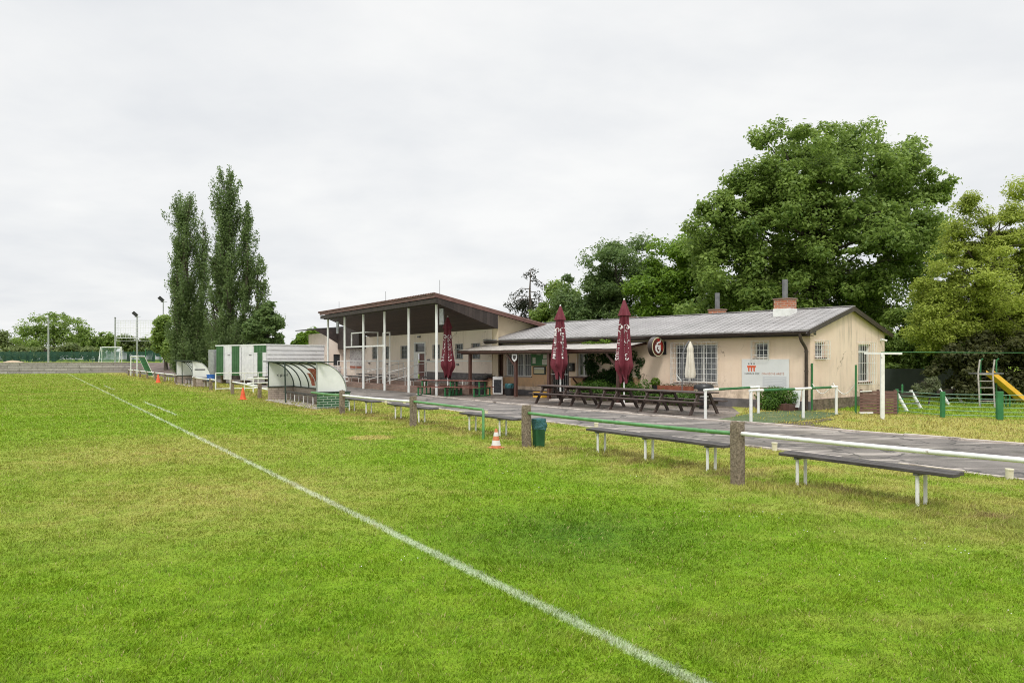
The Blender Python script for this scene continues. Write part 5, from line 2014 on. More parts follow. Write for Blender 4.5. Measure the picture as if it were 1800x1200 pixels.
bush(o, 'foliage', bl, 'leaf_ivy', 9000, .10)
o = thing('creeper', 'pale green creeper shoots on top of the canopy sheets', 'climber', (*HOU.at(0, 0), 0), HOU.rot)
bl = [(HOU.s(px, .4), .45, 2.36 + dz, .3, .12, .07) for px, dz in ((1032, 0), (1040, .03), (1050, 0), (1064, .1), (1068, .05))]
bush(o, 'foliage', bl, 'leaf_bright', 380, .09)


def trough(px, lab, w_=.8, plants='leaf_hedge', n=60):
    q = HOU.at(HOU.s(px, .35), .35)
    z = .52
    o = thing('flower_trough', lab, 'planter', (*q, 0), HOU.rot, 'terracotta troughs by the large window')
    loft(MB(), [[(-w_ / 2 * .92, -.08, z), (w_ / 2 * .92, -.08, z), (w_ / 2 * .92, .08, z), (-w_ / 2 * .92, .08, z)], [(-w_ / 2, -.10, z + .17), (w_ / 2, -.10, z + .17), (w_ / 2, .10, z + .17), (-w_ / 2, .10, z + .17)]]).build('box', MAT['terracotta'], o)
    MB().box(-w_ / 2 + .05, -w_ / 2 + .1, -.05, .05, 0, z).box(w_ / 2 - .1, w_ / 2 - .05, -.05, .05, 0, z).build('stand', MAT['brown_timber'], o)
    bush(o, 'plants', [(x, 0, z + .2, .14, .09, .07) for x in np.linspace(-w_ / 2 + .1, w_ / 2 - .1, 4)], plants, n, .06)


trough(1168, 'terracotta trough with sparse brown plants, left below the large window', .9, 'leaf_thicket', 110)
trough(1200, 'terracotta trough right below the parasol, thinly planted', .95, 'leaf_thicket', 60)
q = HOU.at(HOU.s(1152, .4), .4)
o = thing('potted_plant', 'bright green plant in a black pot left of the terracotta troughs', 'plant', (*q, 0), 0)
MB().lathe([(.11, .45), (.15, .68), (.14, .68), (.1, .6)], 14).tube([(0, 0, 0), (0, 0, .45)], .05, 8).build('pot', MAT['black'], o)
bush(o, 'foliage', [(0, 0, .82, .18, .18, .17)], 'leaf_bright', 260, .09)

# planter with shrub beside the gable corner
q0, q1 = HOU.s(1393, .55), HOU.s(1337, .55)
o = thing('shrub_planter', 'bushy bright green shrub in a low dark planter at the clubhouse corner', 'planter', (*HOU.at(q0, .55), 0), HOU.rot)
W_ = q1 - q0
MB().box(-.05, W_, -.28, .28, 0, .24).build('box', MAT['brown_timber'], o, bevel=.01)
bush(o, 'shrub', [(W_ * f, dy, .46 + dz, .34, .30, .26) for f, dy, dz in ((.15, 0, 0), (.38, .05, .07), (.6, 0, .08), (.85, 0, .0), (.5, .22, -.14), (.55, .32, -.28))], 'leaf_hedge', 3400, .085)
q = HOU.at(HOU.s(1397, .45), .45)
o = thing('white_placard', 'white plastic placard leaning beside the shrub planter', 'panel', (*q, 0), HOU.rot - .15)
MB().prism([(-.17, 0, .12), (.17, 0, .12), (.19, -.16, .66), (-.13, -.16, .68)], (0, .015, .004)).build('sheet', MAT['white_clean'], o)

# ---------------------------------------------------------------- white and green handrails by the path
def handrail(name, lab, pts, h):
    A = pts[0]
    o = thing(name, lab, 'handrail', (*A, 0), 0, 'white and green path handrails')
    L = [(p[0] - A[0], p[1] - A[1]) for p in pts]
    for p in L:
        MB().tube([(*p, 0), (*p, h - .02)], .042, 10).build('post', MAT['white'], o, smooth=True)
    for i in range(len(L) - 1):
        a, b = Vector((*L[i], h)), Vector((*L[i + 1], h))
        c, d = a.lerp(b, .22), a.lerp(b, .82)
        ex = (b - a).normalized() * .06
        MB().tube([a - (ex if i == 0 else ex * 0), c], .038, 8).build('rail_end', MAT['white'], o)
        MB().tube([c, d], .036, 8).build('rail_middle', MAT['green_dark'], o)
        MB().tube([d, b + ex * (1 if i == len(L) - 2 else 0)], .038, 8).build('rail_end', MAT['white'], o)


handrail('path_handrail', 'white path handrail with dark green middle, left one beside the picnic tables', [G(1240, 737), G(1333, 727)], .83)
handrail('path_handrail', 'longer white path handrail on three posts with dark green middles, right one', [G(1320, 742), G(1412, 735), G(1470, 728.5)], .85)
GP = 'slim green poles at the gable'
for px, py, top, lab in ((1427, 722, 639, 'slim green pole at the downpipe corner of the gable'), (1504, 727, 642, 'slim green pole at the right end of the gable, beside the brown boards')):
    q = G(px, py)
    o = thing('green_pole', lab, 'pole', (*q, 0), 0, GP)
    zt_ = CAMH - (top - HOR) / FPX * q[1]
    MB().tube([(0, 0, 0), (.01, 0, zt_)], .032, 10).build('shaft', MAT['green_dark'], o, smooth=True)
    MB().tube([(.01, 0, zt_ + .001), (.01, 0, zt_ + .015)], .034, 10).build('cap', MAT['green_dark'], o)
# rope between them
a, b = Vector((*G(1427, 722), .92)), Vector((*G(1504, 727), .95))
pts = []
mid = Vector((*G(1470, 728.5), .82))
for k in range(21):
    f = k / 20
    p = a.lerp(b, f)
    p.z -= .62 * abs(math.sin(2 * math.pi * f)) * .55
    pts.append(p - a)
o = thing('white_rope', 'thin white rope sagging between the two green poles', 'rope', tuple(a), 0)
MB().tube(pts, .012, 6).build('cord', MAT['white'], o, smooth=True)

# ---------------------------------------------------------------- clothes-line post, boards, wire fence
q = G(1551, 736.5)
Yq = q[1]
zt_ = CAMH - (622 - HOR) / FPX * Yq
o = thing('line_post', 'white T-shaped washing line post with two green wires', 'post', (*q, 0), 0)
MB().box(-.05, .05, -.04, .04, 0, zt_).build('upright', MAT['white'], o, bevel=.004)
a_, b_ = ((1519 - 900) / FPX * (Yq + .25) - q[0], .25), ((1586 - 900) / FPX * (Yq - .25) - q[0], -.25)
MB().bar((a_[0], a_[1], zt_ + .025), (b_[0], b_[1], zt_ + .01), .07, .055).build('crossbar', MAT['white'], o)
m = MB()
for f in (.45, .98):
    p0 = Vector((a_[0] + (b_[0] - a_[0]) * f, a_[1] + (b_[1] - a_[1]) * f, zt_ + .055))
    p1 = p0 + Vector((13, -1.5, .35))
    m.tube([p0.lerp(p1, k / 12) + Vector((0, 0, -.16 * math.sin(math.pi * k / 12))) for k in range(13)], .009, 5)
m.build('wire', MAT['green_dark'], o)

A, B = G(1511, 727.5), G(1577, 728.5)
bf = Frame(A, (B[0] - A[0], B[1] - A[1]))
o = thing('board_fence', 'short low fence of weathered brown horizontal boards behind the T post', 'fence', (*A, 0), bf.rot)
Lb = math.hypot(B[0] - A[0], B[1] - A[1])
m = MB()
for k in range(8):
    m.box(0, Lb, -.03, .0, .03 + k * .088, .03 + k * .088 + .074)
m.build('board_panel', MAT['brown_mat'], o)
for x in (.05, Lb * .5, Lb - .05):
    MB().box(x - .035, x + .035, .002, .06, 0, .76).build('post', MAT['brown_timber'], o)
MB().bar((-.02, -.04, .04), (Lb * .35, -.04, .05), .05, .05).build('loose_batten', MAT['white'], o)
MB().bar((.0, -.05, .70), (Lb * .32, -.05, .72), .04, .03).build('loose_batten', MAT['white'], o)

o = thing('wire_fence', 'green wire playground fence with three green posts', 'fence', (*G(1577, 727), 0), 0)
base = G(1577, 727)
wpts = [G(1577, 727), G(1657, 734), G(1757, 738), (15.9, 20.2), (19.5, 19.6)]
Lw = [(p[0] - base[0], p[1] - base[1]) for p in wpts]
m = MB()
for z in (.10, .22, .34, .46, .58, .69):
    m.tube([(p[0], p[1], z + .01 * math.sin(i * 3 + z * 20)) for i, p in enumerate(Lw)], .009, 5)
m.build('wire', MAT['wire'], o)
for i, (p, w_) in enumerate(zip(Lw[1:4], (.055, .085, .07))):
    MB().box(p[0] - w_, p[0] + w_, p[1] - .05, p[1] + .05, 0, .76 if i == 0 else .80).build('post', MAT['green_post'], o, bevel=.008)
q = G(1669, 734.5)
MB().tube([(q[0] - base[0], q[1] - base[1] + .3, 0), (q[0] - base[0], q[1] - base[1] + .3, .68)], .05, 10).build('post', MAT['green_post'], o)
MB().tube([(.0, 0.02, 0), (0, .02, .77)], .05, 10).build('post', MAT['green_post'], o)

# ---------------------------------------------------------------- playground
def stile(px0, px1, pyb, pyt, lab, L=.85):
    A, B = G(px0, pyb), G(px1, pyb - 4)
    o = thing('balance_frame', lab, 'play frame', (*A, 0), math.atan2(B[1] - A[1], B[0] - A[0]), 'white and dark play frames')
    W_ = math.hypot(B[0] - A[0], B[1] - A[1])
    H = CAMH - (pyt - HOR) / FPX * (A[1])
    for x in (0, W_):
        MB().tube([(x, 0, 0), (x - .12, .28, H)], .055, 10).build('leg', MAT['white'], o, smooth=True)
        MB().tube([(x - .12, .28, H + .001), (x - .122, .285, H + .03)], .065, 10).build('cap', MAT['white'], o)
    MB().bar((-.55, .24, H - .10), (W_ + .5, .24, H - .12), .05, .15).build('beam', MAT['dark_board'], o)
    MB().tube([(0, .05, .22), (W_, .05, .22)], .02, 6).build('rung', MAT['flue'], o)


stile(1594, 1619, 722, 690, 'white legged play frame with dark beam just right of the brown boards')
stile(1668, 1691, 712, 684, 'farther white legged play frame left of the slide ladder')
Ys = 26.0
sx = lambda px, Y=Ys: (px - 900) / FPX * Y
o = thing('slide', 'playground slide with yellow chute and pale steel ladder', 'slide', (sx(1735), Ys, 0), 0)
x0, x1 = sx(1716) - sx(1735), sx(1742) - sx(1735)
zp_ = CAMH - (656 - HOR) / FPX * Ys
zt_ = CAMH - (632 - HOR) / FPX * Ys
tx = (sx(1733) - sx(1717))
for x in (x0, x1):
    MB().tube([(x, -.2, 0), (x + .16 + .0, .15, zp_), (x + .32, .3, zt_)], .028, 8).build('ladder_rail', MAT['ladder'], o, smooth=True)
for k in range(5):
    f = (k + 1) / 5.2
    MB().tube([(x0 + .16 * f, -.2 + .35 * f, zp_ * f), (x1 + .16 * f, -.2 + .35 * f, zp_ * f)], .02, 8).build('rung', MAT['ladder'], o)
MB().box(x0 + .1, x1 + .55, .15, .6, zp_ - .03, zp_ + .02).build('platform', MAT['flue'], o)
for x in (x0 + .5, x1 + .55):
    MB().tube([(x, .55, 0), (x, .55, zp_ + .45), (x + .06, .5, zp_ + .52)], .026, 8).build('post', MAT['green_post'], o, smooth=True)
c = MB()
x2, z2 = sx(1800) - sx(1735) + .15, .22
chx = x1 + .2
for (y0, y1) in ((.16, .19), (.56, .59)):
    c.prism([(chx, y0, zp_ - .08), (chx, y0, zp_ + .10), (x2, y0, z2 + .16), (x2 + .35, y0, z2 + .10), (x2 + .35, y0, z2 - .03), (x2, y0, z2 - .02)], (0, y1 - y0, 0))
c.prism([(chx, .19, zp_ - .07), (chx, .19, zp_ - .04), (x2, .19, z2 + .02), (x2 + .35, .19, z2), (x2 + .35, .19, z2 - .03), (x2, .19, z2 - .01)], (0, .37, 0))
c.build('chute', MAT['yellow'], o)
MB().tube([(x2 - .45, .3, 0), (x2 - .45, .3, .42)], .025, 8).tube([(x2 - .45, .5, 0), (x2 - .45, .5, .42)], .025, 8).build('support_leg', MAT['green_post'], o)
o = thing('tarp_screen', 'dark green tarpaulin screen behind the gable end', 'screen', (*G(1555, 699), 0), .05)
W_ = 3.6
MB().box(0, W_, 0, .03, .05, 1.28).build('tarp', MAT['tarp'], o)
for x in (0.02, W_ / 2, W_ - .02):
    MB().tube([(x, .06, 0), (x, .06, 1.32)], .03, 8).build('post', MAT['green_dark'], o)
for px, pb, pt_, lab in ((1586, 713, 676, 'short green post behind the white legged play frame'), (1702, 700, 672, 'short green post left of the slide ladder')):
    q = G(px, pb)
    o = thing('green_stake', lab, 'post', (*q, 0), 0)
    MB().tube([(0, 0, 0), (0, 0, CAMH - (pt_ - HOR) / FPX * q[1])], .035, 8).build('shaft', MAT['green_post'], o)
    MB().lathe([(.036, CAMH - (pt_ - HOR) / FPX * q[1]), (.02, CAMH - (pt_ - HOR) / FPX * q[1] + .02)], 8).build('cap', MAT['green_post'], o)


# ---------------------------------------------------------------- goals, masts, screens in the distance
def goal(loc, rot, W_, H, D, lab, net_m):
    o = thing('training_goal', lab, 'goal', loc, rot, 'small training goals')
    for x in (0, W_):
        MB().tube([(x, 0, 0), (x, 0, H)], .055, 8).build('post', MAT['white_clean'], o)
        MB().tube([(x, 0, H), (x, -D * .45, H), (x, -D, 0)], .035, 8).build('side_frame', MAT['white_clean'], o)
    MB().tube([(0, 0, H), (W_, 0, H)], .055, 8).build('crossbar', MAT['white_clean'], o)
    MB().tube([(0, -D * .45, H), (W_, -D * .45, H)], .03, 6).build('back_bar', MAT['white_clean'], o)
    MB().tube([(0, -D, .03), (W_, -D, .03)], .03, 6).build('back_bar', MAT['white_clean'], o)
    n = MB()
    for k in range(int(W_ / .13) + 1):
        x = k * .13
        n.tube([(x, -D * .45, H), (x, -D, .03)], .014, 3, False)
    for k in range(15):
        f = k / 14
        n.tube([(0, -D * .45 - D * .55 * f, H - (H - .03) * f), (W_, -D * .45 - D * .55 * f, H - (H - .03) * f)], .014, 3, False)
    for x in (.0, W_):
        for k in range(1, 6):
            f = k / 6
            n.tube([(x, -.02, H * (1 - f)), (x, -D * .45 - D * .55 * f, H * (1 - f))], .014, 3, False)
    n.build('net', MAT[net_m], o)
    return o


q = (-36.5, 72.0)
goal((*q, 0), math.atan2(.8, -.6), 3.2, 1.95, 1.5, 'small white training goal with green net behind the far barrier', 'green_post')
goal((-53.8, 97, T0), rad(12), 2.4, 2.0, 1.2, 'white goal standing on the higher ground above the block wall', 'wire')


def mast(px, ptop, Y, lab, lamp, r=.11, base=T0):
    X = (px - 900) / FPX * Y
    z = CAMH - (ptop - HOR) / FPX * Y
    o = thing('lamp_mast' if lamp else 'net_mast', lab, 'mast', (X, Y, base), 0)
    MB().tube([(0, 0, 0), (0, 0, z - base)], [r, r * .7], 8).build('shaft', MAT['galv'], o, smooth=True)
    if lamp:
        MB().bar((0, 0, z - base), (-.5, -.2, z - base + .5), .35, .45).build('lamp_head', MAT['black'], o)
        MB().bar((-.35, 0, z - base - .15), (.5, 0, z - base - .1), .06, .06).build('lamp_arm', MAT['galv'], o)
    else:
        MB().tube([(0, 0, z - base), (0, 0, z - base + .12)], r * .9, 8).build('cap', MAT['flue'], o)
    return o


mast(85, 560, 106, 'slim pale mast standing before the leftmost big distant tree', False, .14)
mast(202.5, 559, 100, 'pale net mast at the left edge of the ball-stop net', False, .13)
mast(241, 555, 104, 'floodlight mast with dark lamp in the middle of the ball-stop net', True, .13)
mast(287, 529, 97, 'tall floodlight mast left of the poplars', True, .10)
o = thing('ball_stop_net', 'high pale ball-stop net hanging between the masts', 'net', (-53.9, 100.5, T0), 0)
NW = 8.1
m = MB()
for (za, zb) in ((3.3, 5.7),):
    m.poly([(0, 0, za), (NW, .4, za), (NW, .4, zb), (0, 0, zb)])
m.build('netting', MAT['ball_net'], o)
MB().tube([(0, 0, 5.7), (NW, .4, 5.75)], .02, 4).tube([(0, 0, 3.3), (NW, .4, 3.3)], .03, 4).tube([(0, 0, 2.9), (NW, .4, 2.85)], .02, 4).build('cable', MAT['galv'], o)
o = thing('green_screen_fence', 'long green windscreen fence behind the block wall', 'fence', (-110, 108, T0), rad(1.5))
MB().box(0, 57, -.02, .02, .1, 1.55).build('screen', MAT['windscreen'], o)
for k in range(20):
    MB().tube([(k * 3, .06, 0), (k * 3, .06, 1.7)], .05, 6).build('post', MAT['green_post'], o)
o = thing('green_mesh_fence', 'green mesh fence with pale posts between the goal and the poplars', 'fence', (-52.5, 106, T0), rad(-4))
MB().box(0, 11.0, -.02, .02, .05, 1.7).build('screen', MAT['windscreen'], o)
for k in range(6):
    MB().tube([(k * 2.2, -.06, 0), (k * 2.2, -.06, 1.9)], .05, 6).build('post', MAT['green_post'], o)
o = thing('sand_heap', 'low heap of pale sand above the block wall', 'heap', (-65.5, 97, T0), 0)
MB().lathe([(1.3, 0), (1.0, .09), (.65, .2), (.3, .27), (.03, .29)], 20, fn=lambda r_, z, t: r_ * (1 + .12 * math.sin(3 * t) + .05 * math.sin(7 * t))).build('sand', MAT['sand'], o, smooth=True)
o = thing('sand_heap', 'small heap of sand on the brown bank left of the poplars', 'heap', (-41.5, 98.5, T0), 0)
MB().lathe([(2.6, 0), (2.0, .15), (1.2, .3), (.3, .36), (.03, .37)], 20, fn=lambda r_, z, t: r_ * (1 + .12 * math.sin(2 * t) + .05 * math.sin(5 * t))).build('sand', MAT['sand'], o, smooth=True)
q = (-34.6, 79.5)
o = thing('notice_post', 'small white notice on a post at the foot of the poplars', 'sign', (*q, .6), 0)
MB().box(-.28, .28, -.02, .02, 1.1, 1.85).build('plate', MAT['sign_white'], o)
MB().tube([(0, .04, -.2), (0, .04, 1.9)], .04, 6).build('post', MAT['galv'], o)
# ---------------------------------------------------------------- trees
def tree(name, lab, base_px, Y, lobes, mat, leaf, n_leaves, trunk_r, clump=.9, cat='tree', group=None, base_z=0.0, depth=1.0,
         per=None, seed=1, shell=.55, fork=.3, limb_n=22, upward=0.0, droop=0.0, gaps=0, gap_r=.5, bark='bark', stretch=1.0, asp=.55):
    """lobes: (photo x, photo y, half width, half height) of the crown masses at distance Y, turned into solid masses in metres"""
    rng = np.random.default_rng(seed)
    s = Y / FPX
    X0_ = (base_px - 900) * s
    o = thing(name, lab, cat, (X0_, Y, base_z), 0, group)
    L = []
    for (px, py, rx, rz) in lobes:
        L.append(((px - 900) * s - X0_, rng.uniform(-.25, .25) * rx * s * depth, CAMH - (py - HOR) * s - base_z, rx * s, max(rx, min(rz, rx * 1.4) * .8) * s * depth, rz * s))
    vol = np.array([l[3] * l[4] + l[3] * l[5] + l[4] * l[5] for l in L])
    nc = max(12, int(sum(vol) * 4.2 / (clump * clump * 3.14 * stretch)))
    cs = []
    for i, l in enumerate(L):
        k = max(4, int(nc * vol[i] / vol.sum()))
        d = rand_dir(k, rng)
        r = rng.uniform(shell, 1.0, k) ** .7
        p = np.array(l[:3]) + d * r[:, None] * np.array(l[3:6]) * rng.uniform(.85, 1.06, (k, 1))
        cs.append(p)
    C_ = np.concatenate(cs)
    C_ = C_[C_[:, 2] > .3]
    # leaves
    per = per or max(10, n_leaves // len(C_))
    k = len(C_)
    cr_ = clump * rng.uniform(.55, 1.25, k)
    idx = np.repeat(np.arange(k), per)
    d = rand_dir(len(idx), rng)
    rad_ = rng.uniform(.15, 1.0, len(idx)) ** .55
    sc = np.stack([cr_, cr_, cr_ * .72 * stretch], 1)
    P = C_[idx] + d * rad_[:, None] * sc[idx]
    P[:, 2] -= droop * (np.abs(d[:, 0]) + np.abs(d[:, 1])) * cr_[idx] * .3
    # sprays reaching past the clump give the crown its ragged edge
    far = rng.random(len(idx)) < .10
    P[far] += d[far] * (cr_[idx][far] * rng.uniform(.1, .42, far.sum()))[:, None]
    # gaps: clefts that run through the crown from front to back
    x_lo, x_hi, z_lo, z_hi = C_[:, 0].min(), C_[:, 0].max(), C_[:, 2].min(), C_[:, 2].max()
    keep = np.ones(len(P), bool)
    for _ in range(gaps):
        gx, gz, gr = rng.uniform(x_lo, x_hi), z_lo + (z_hi - z_lo) * rng.uniform(.15, .95), rng.uniform(.35, 1.0) * clump * gap_r
        sl = rng.uniform(-.25, .25, 2)
        dx = (P[:, 0] - gx - sl[0] * P[:, 1]) / (gr * rng.uniform(.8, 1.6))
        dz = (P[:, 2] - gz - sl[1] * P[:, 1]) / (gr * rng.uniform(.45, 1.0))
        keep &= (dx * dx + dz * dz) > rng.uniform(.55, 1.15, len(P))
    P, d, idx = P[keep], d[keep], idx[keep]
    N = d * .55 + rng.normal(size=(len(idx), 3)) * .55 + np.array([0, 0, .75])
    V = leaf_cloud(P, N, leaf * rng.uniform(.55, 1.35, len(idx)), asp=asp, rng=rng, up=upward)
    leaf_obj('crown', V, MAT[mat], o)
    # trunk and limbs
    top = C_[:, 2].max()
    low = C_[:, 2].min()
    m = MB()
    zf = max(.8, low + (top - low) * fork)
    cx = float(np.average(C_[:, 0]))
    cy = float(np.average(C_[:, 1]))
    bend = [(0, 0, -.05), (cx * .1 + rng.uniform(-.1, .1), cy * .1, zf * .5), (cx * .35, cy * .3, zf)]
    m.tube(bend, [trunk_r * 1.25, trunk_r * .95, trunk_r * .8], 10)
    lead = (cx * .7, cy * .6, zf + (top - zf) * .75)
    m.tube([bend[2], ((bend[2][0] + lead[0]) / 2 + rng.uniform(-.3, .3), (bend[2][1] + lead[1]) / 2, (zf + lead[2]) / 2), lead], [trunk_r * .75, trunk_r * .45, trunk_r * .12], 8)
    m.build('trunk', MAT[bark], o, smooth=True, fix=False)
    lm = MB()
    pick = rng.choice(len(C_), min(limb_n, len(C_)), replace=False)
    for j in pick:
        e = Vector(C_[j])
        f = rng.uniform(.0, .75)
        st = Vector(bend[2]).lerp(Vector(lead), f)
        if st.z > e.z:
            st = Vector(bend[2])
        md = st.lerp(e, .5) + Vector((rng.uniform(-.3, .3), rng.uniform(-.3, .3), (e - st).length * .08))
        r0 = trunk_r * (.30 - .18 * f)
        lm.tube([st, md, e], [r0, r0 * .55, r0 * .12], 6)
    lm.build('limb', MAT[bark], o, smooth=True, fix=False)
    return o


oak = tree('oak_tree', 'huge spreading dark green oak rising behind the clubhouse gable', 1445, 38,
           [(1310, 345, 50, 55), (1262, 425, 58, 65), (1500, 318, 150, 112), (1400, 300, 105, 90), (1300, 400, 70, 80), (1370, 400, 120, 100), (1595, 345, 85, 95), (1500, 440, 150, 90), (1610, 440, 62, 70), (1290, 480, 85, 75), (1420, 510, 150, 60), (1560, 530, 95, 55), (1320, 545, 110, 45)],
           'leaf_oak', .20, 230000, .48, clump=.74, seed=4, shell=.35, fork=.22, limb_n=80, gaps=190, gap_r=.40)
tree('maple_tree', 'bright green maple behind the ridge, left of the big oak', 1210, 44,
     [(1195, 490, 62, 75), (1225, 520, 65, 60), (1160, 530, 60, 50), (1220, 440, 35, 40), (1250, 560, 80, 35)], 'leaf_bright', .21, 56000, .25, clump=.72, seed=6, gaps=26, gap_r=.36)
tree('walnut_tree', 'rounded grey-green walnut behind the middle of the clubhouse roof', 1090, 48,
     [(1090, 480, 70, 62), (1040, 520, 58, 58), (1140, 510, 55, 58), (1010, 545, 45, 45), (1080, 560, 100, 40)], 'leaf_walnut', .235, 66000, .28, clump=.8, seed=8, droop=.6, asp=.4, gaps=30, gap_r=.36, shell=.4)
tree('ash_tree', 'small dark tree between the conifer and the walnut, above the roof end', 985, 52,
     [(985, 540, 35, 42), (960, 565, 28, 25), (1000, 570, 40, 25)], 'leaf_oak', .22, 14000, .15, clump=.6, seed=9, gaps=6)
tree('robinia_tree', 'loose yellow-green robinia at the right edge above the playground', 1745, 30,
     [(1740, 500, 95, 72), (1690, 540, 75, 58), (1785, 455, 60, 60), (1800, 560, 80, 60), (1640, 520, 42, 30), (1690, 575, 64, 44), (1770, 570, 70, 50), (1640, 590, 40, 30), (1730, 440, 55, 40), (1665, 505, 50, 40), (1720, 390, 22, 26), (1760, 420, 45, 36), (1630, 560, 36, 34), (1700, 480, 60, 44), (1850, 480, 70, 110), (1690, 415, 30, 26), (1780, 390, 40, 26), (1795, 335, 22, 22), (1700, 350, 12, 24), (1695, 388, 18, 26), (1783, 362, 20, 24), (1655, 470, 26, 20), (1670, 440, 16, 16)],
     'leaf_robinia', .115, 170000, .20, clump=.56, seed=12, shell=.05, fork=.3, limb_n=110, asp=.45, gaps=90, gap_r=.5, stretch=.85)
tree('elder_shrub', 'dark green mass of elder filling the gap between gable and robinia', 1600, 34,
     [(1590, 590, 50, 52), (1640, 575, 52, 55), (1690, 600, 60, 50), (1575, 640, 40, 38), (1650, 640, 60, 42)], 'leaf_oak', .18, 40000, .12, clump=.55, seed=14, cat='shrub')
tree('brown_hedge', 'tall dark brown-green thicket behind the slide', 1730, 29,
     [(1712, 682, 34, 30), (1765, 685, 40, 28), (1680, 660, 40, 40), (1730, 655, 45, 48), (1780, 650, 48, 52), (1830, 655, 50, 60), (1700, 625, 40, 30), (1760, 615, 55, 30)], 'leaf_thicket', .16, 26000, .08, clump=.45, seed=15, cat='hedge')
tree('sage_shrub', 'small pale green feathery shrub before the dark tarpaulin', 1632, 27.5,
     [(1632, 680, 17, 15), (1622, 685, 14, 11), (1640, 672, 9, 10)], 'leaf_sage', .12, 1800, .03, clump=.16, seed=16, cat='shrub', upward=-1.5, asp=.25)



def poplar(lab, base_px, Y, spires, seed, n_br, per, leaf=.16):
    """columnar poplar: steep branches off upright leaders, leafy along their outer part"""
    rng = np.random.default_rng(seed)
    s = Y / FPX
    X0_ = (base_px - 900) * s
    o = thing('poplar_tree', lab, 'tree', (X0_, Y, 0), 0)
    tr, lm, Ps, Ds = MB(), MB(), [], []
    tot = sum((b - t) * w_ for (_, t, b, w_) in spires)
    for (px, pt_, pb, hw) in spires:
        ax = (px - 900) * s - X0_
        zt_, zb = CAMH - (pt_ - HOR) * s, CAMH - (pb - HOR) * s
        zb = max(zb, .6)
        W_ = hw * s
        yo = rng.uniform(-.3, .3) * W_
        R = lambda f: W_ * np.interp(f, [0, .02, .06, .14, .3, .6, .85, 1.0], [.10, .42, .68, .86, .96, 1.0, 1.0, .8])
        foot = (ax * .25, yo * .3, -.05)
        r0 = .10 + .012 * (zt_ - zb)
        tr.tube([foot, (ax * .7, yo, zb + (zt_ - zb) * .25), (ax, yo, zb + (zt_ - zb) * .6), (ax + rng.uniform(-.2, .2), yo, zt_ - .4)], [r0, r0 * .7, r0 * .4, .02], 8)
        k = int(n_br * (pb - pt_) * hw / tot)
        for _ in range(k):
            f = rng.uniform(0, 1) ** .85
            z1 = zt_ - (zt_ - zb) * f
            a = rng.uniform(0, 2 * math.pi)
            Rr = R(f) * rng.uniform(.45, 1.05) * (1 + .16 * math.sin(f * 17 + px) + .10 * math.sin(f * 41 + 2 * a))
            rise = rng.uniform(1.2, 3.2) * min(1, .35 + W_ / 2)
            z0 = max(zb * .5, z1 - rise)
            e = np.array([ax + math.cos(a) * Rr, yo + math.sin(a) * Rr, z1 + rng.uniform(0, .5)])
            st = np.array([ax * .95 + math.cos(a) * .08, yo + math.sin(a) * .08, z0])
            md = st * .45 + e * .55 + np.array([math.cos(a), math.sin(a), -.4]) * .12
            if rng.random() < .35:
                lm.tube([st, md, e], [.055, .035, .01], 4, False)
            m = max(8, int(per * rng.uniform(.5, 1.5)))
            t = rng.uniform(.15, 1.02, m)[:, None]
            P = st * (1 - t) ** 2 + 2 * md * t * (1 - t) + e * t * t
            sp_ = .055 + .13 * np.sin(np.clip(t, 0, 1) * math.pi * .9)
            P = P + rng.normal(size=(m, 3)).clip(-1.9, 1.9) * sp_ * np.array([1, 1, 1.6])
            Ps.append(P)
            Ds.append(np.tile(np.array([math.cos(a), math.sin(a), .2]), (m, 1)))
    P, D = np.concatenate(Ps), np.concatenate(Ds)
    keep = np.ones(len(P), bool)
    for _ in range(16):
        gx, gz = rng.uniform(P[:, 0].min(), P[:, 0].max()), rng.uniform(4, P[:, 2].max() - .5)
        gw, gh = rng.uniform(.14, .42), rng.uniform(.35, 1.1)
        q_ = ((P[:, 0] - gx - .25 * P[:, 1]) / gw) ** 2 + ((P[:, 2] - gz) / gh) ** 2
        keep &= q_ > rng.uniform(.5, 1.2, len(P))
    P, D = P[keep], D[keep]
    N = D * .6 + rng.normal(size=P.shape) * .7 + np.array([0, 0, .35])
    leaf_obj('crown', leaf_cloud(P, N, leaf * rng.uniform(.6, 1.4, len(P)), asp=.6, rng=rng, up=-1.0), MAT['leaf_poplar'], o)
    tr.build('trunk', MAT['bark'], o, smooth=True, fix=False)
    lm.build('limb', MAT['bark'], o, smooth=True, fix=False)


poplar('left one of the two tall columnar poplars', 332, 66, [(326, 337, 640, 34), (357, 384, 640, 14), (312, 430, 640, 16), (340, 560, 645, 38)], 21, 420, 175)
poplar('right one of the two tall columnar poplars, with lower side spires', 408, 62, [(402, 300, 640, 34), (437, 364, 640, 17), (455, 452, 640, 16), (384, 420, 640, 18), (428, 560, 640, 36)], 22, 560, 175)
tree('birch_tree', 'loose green tree behind the containers, right of the poplars', 470, 58,
     [(470, 570, 24, 30), (482, 585, 18, 24), (455, 590, 26, 24), (468, 545, 12, 20)], 'leaf_walnut', .25, 13000, .16, clump=.6, seed=23, fork=.2, gaps=10)
tree('elder_tree', 'dark low tree left of the poplars beside the floodlight mast', 292, 84,
     [(290, 575, 20, 18), (300, 600, 24, 26), (312, 615, 24, 20)], 'leaf_oak', .45, 6000, .2, clump=.9, seed=24)
tree('laurel_shrub', 'broad dark green shrub filling the foot of the poplars', 360, 74, [(350, 605, 40, 32), (320, 615, 30, 24), (385, 600, 30, 30)], 'leaf_oak', .3, 14000, .2, clump=.8, seed=28, cat='shrub')
tree('garden_tree', 'light green tree peeping between the corrugated container and the stand', 555, 74,
     [(548, 598, 20, 17), (565, 605, 20, 16), (540, 612, 22, 14)], 'leaf_bright', .42, 5000, .18, clump=.8, seed=25)

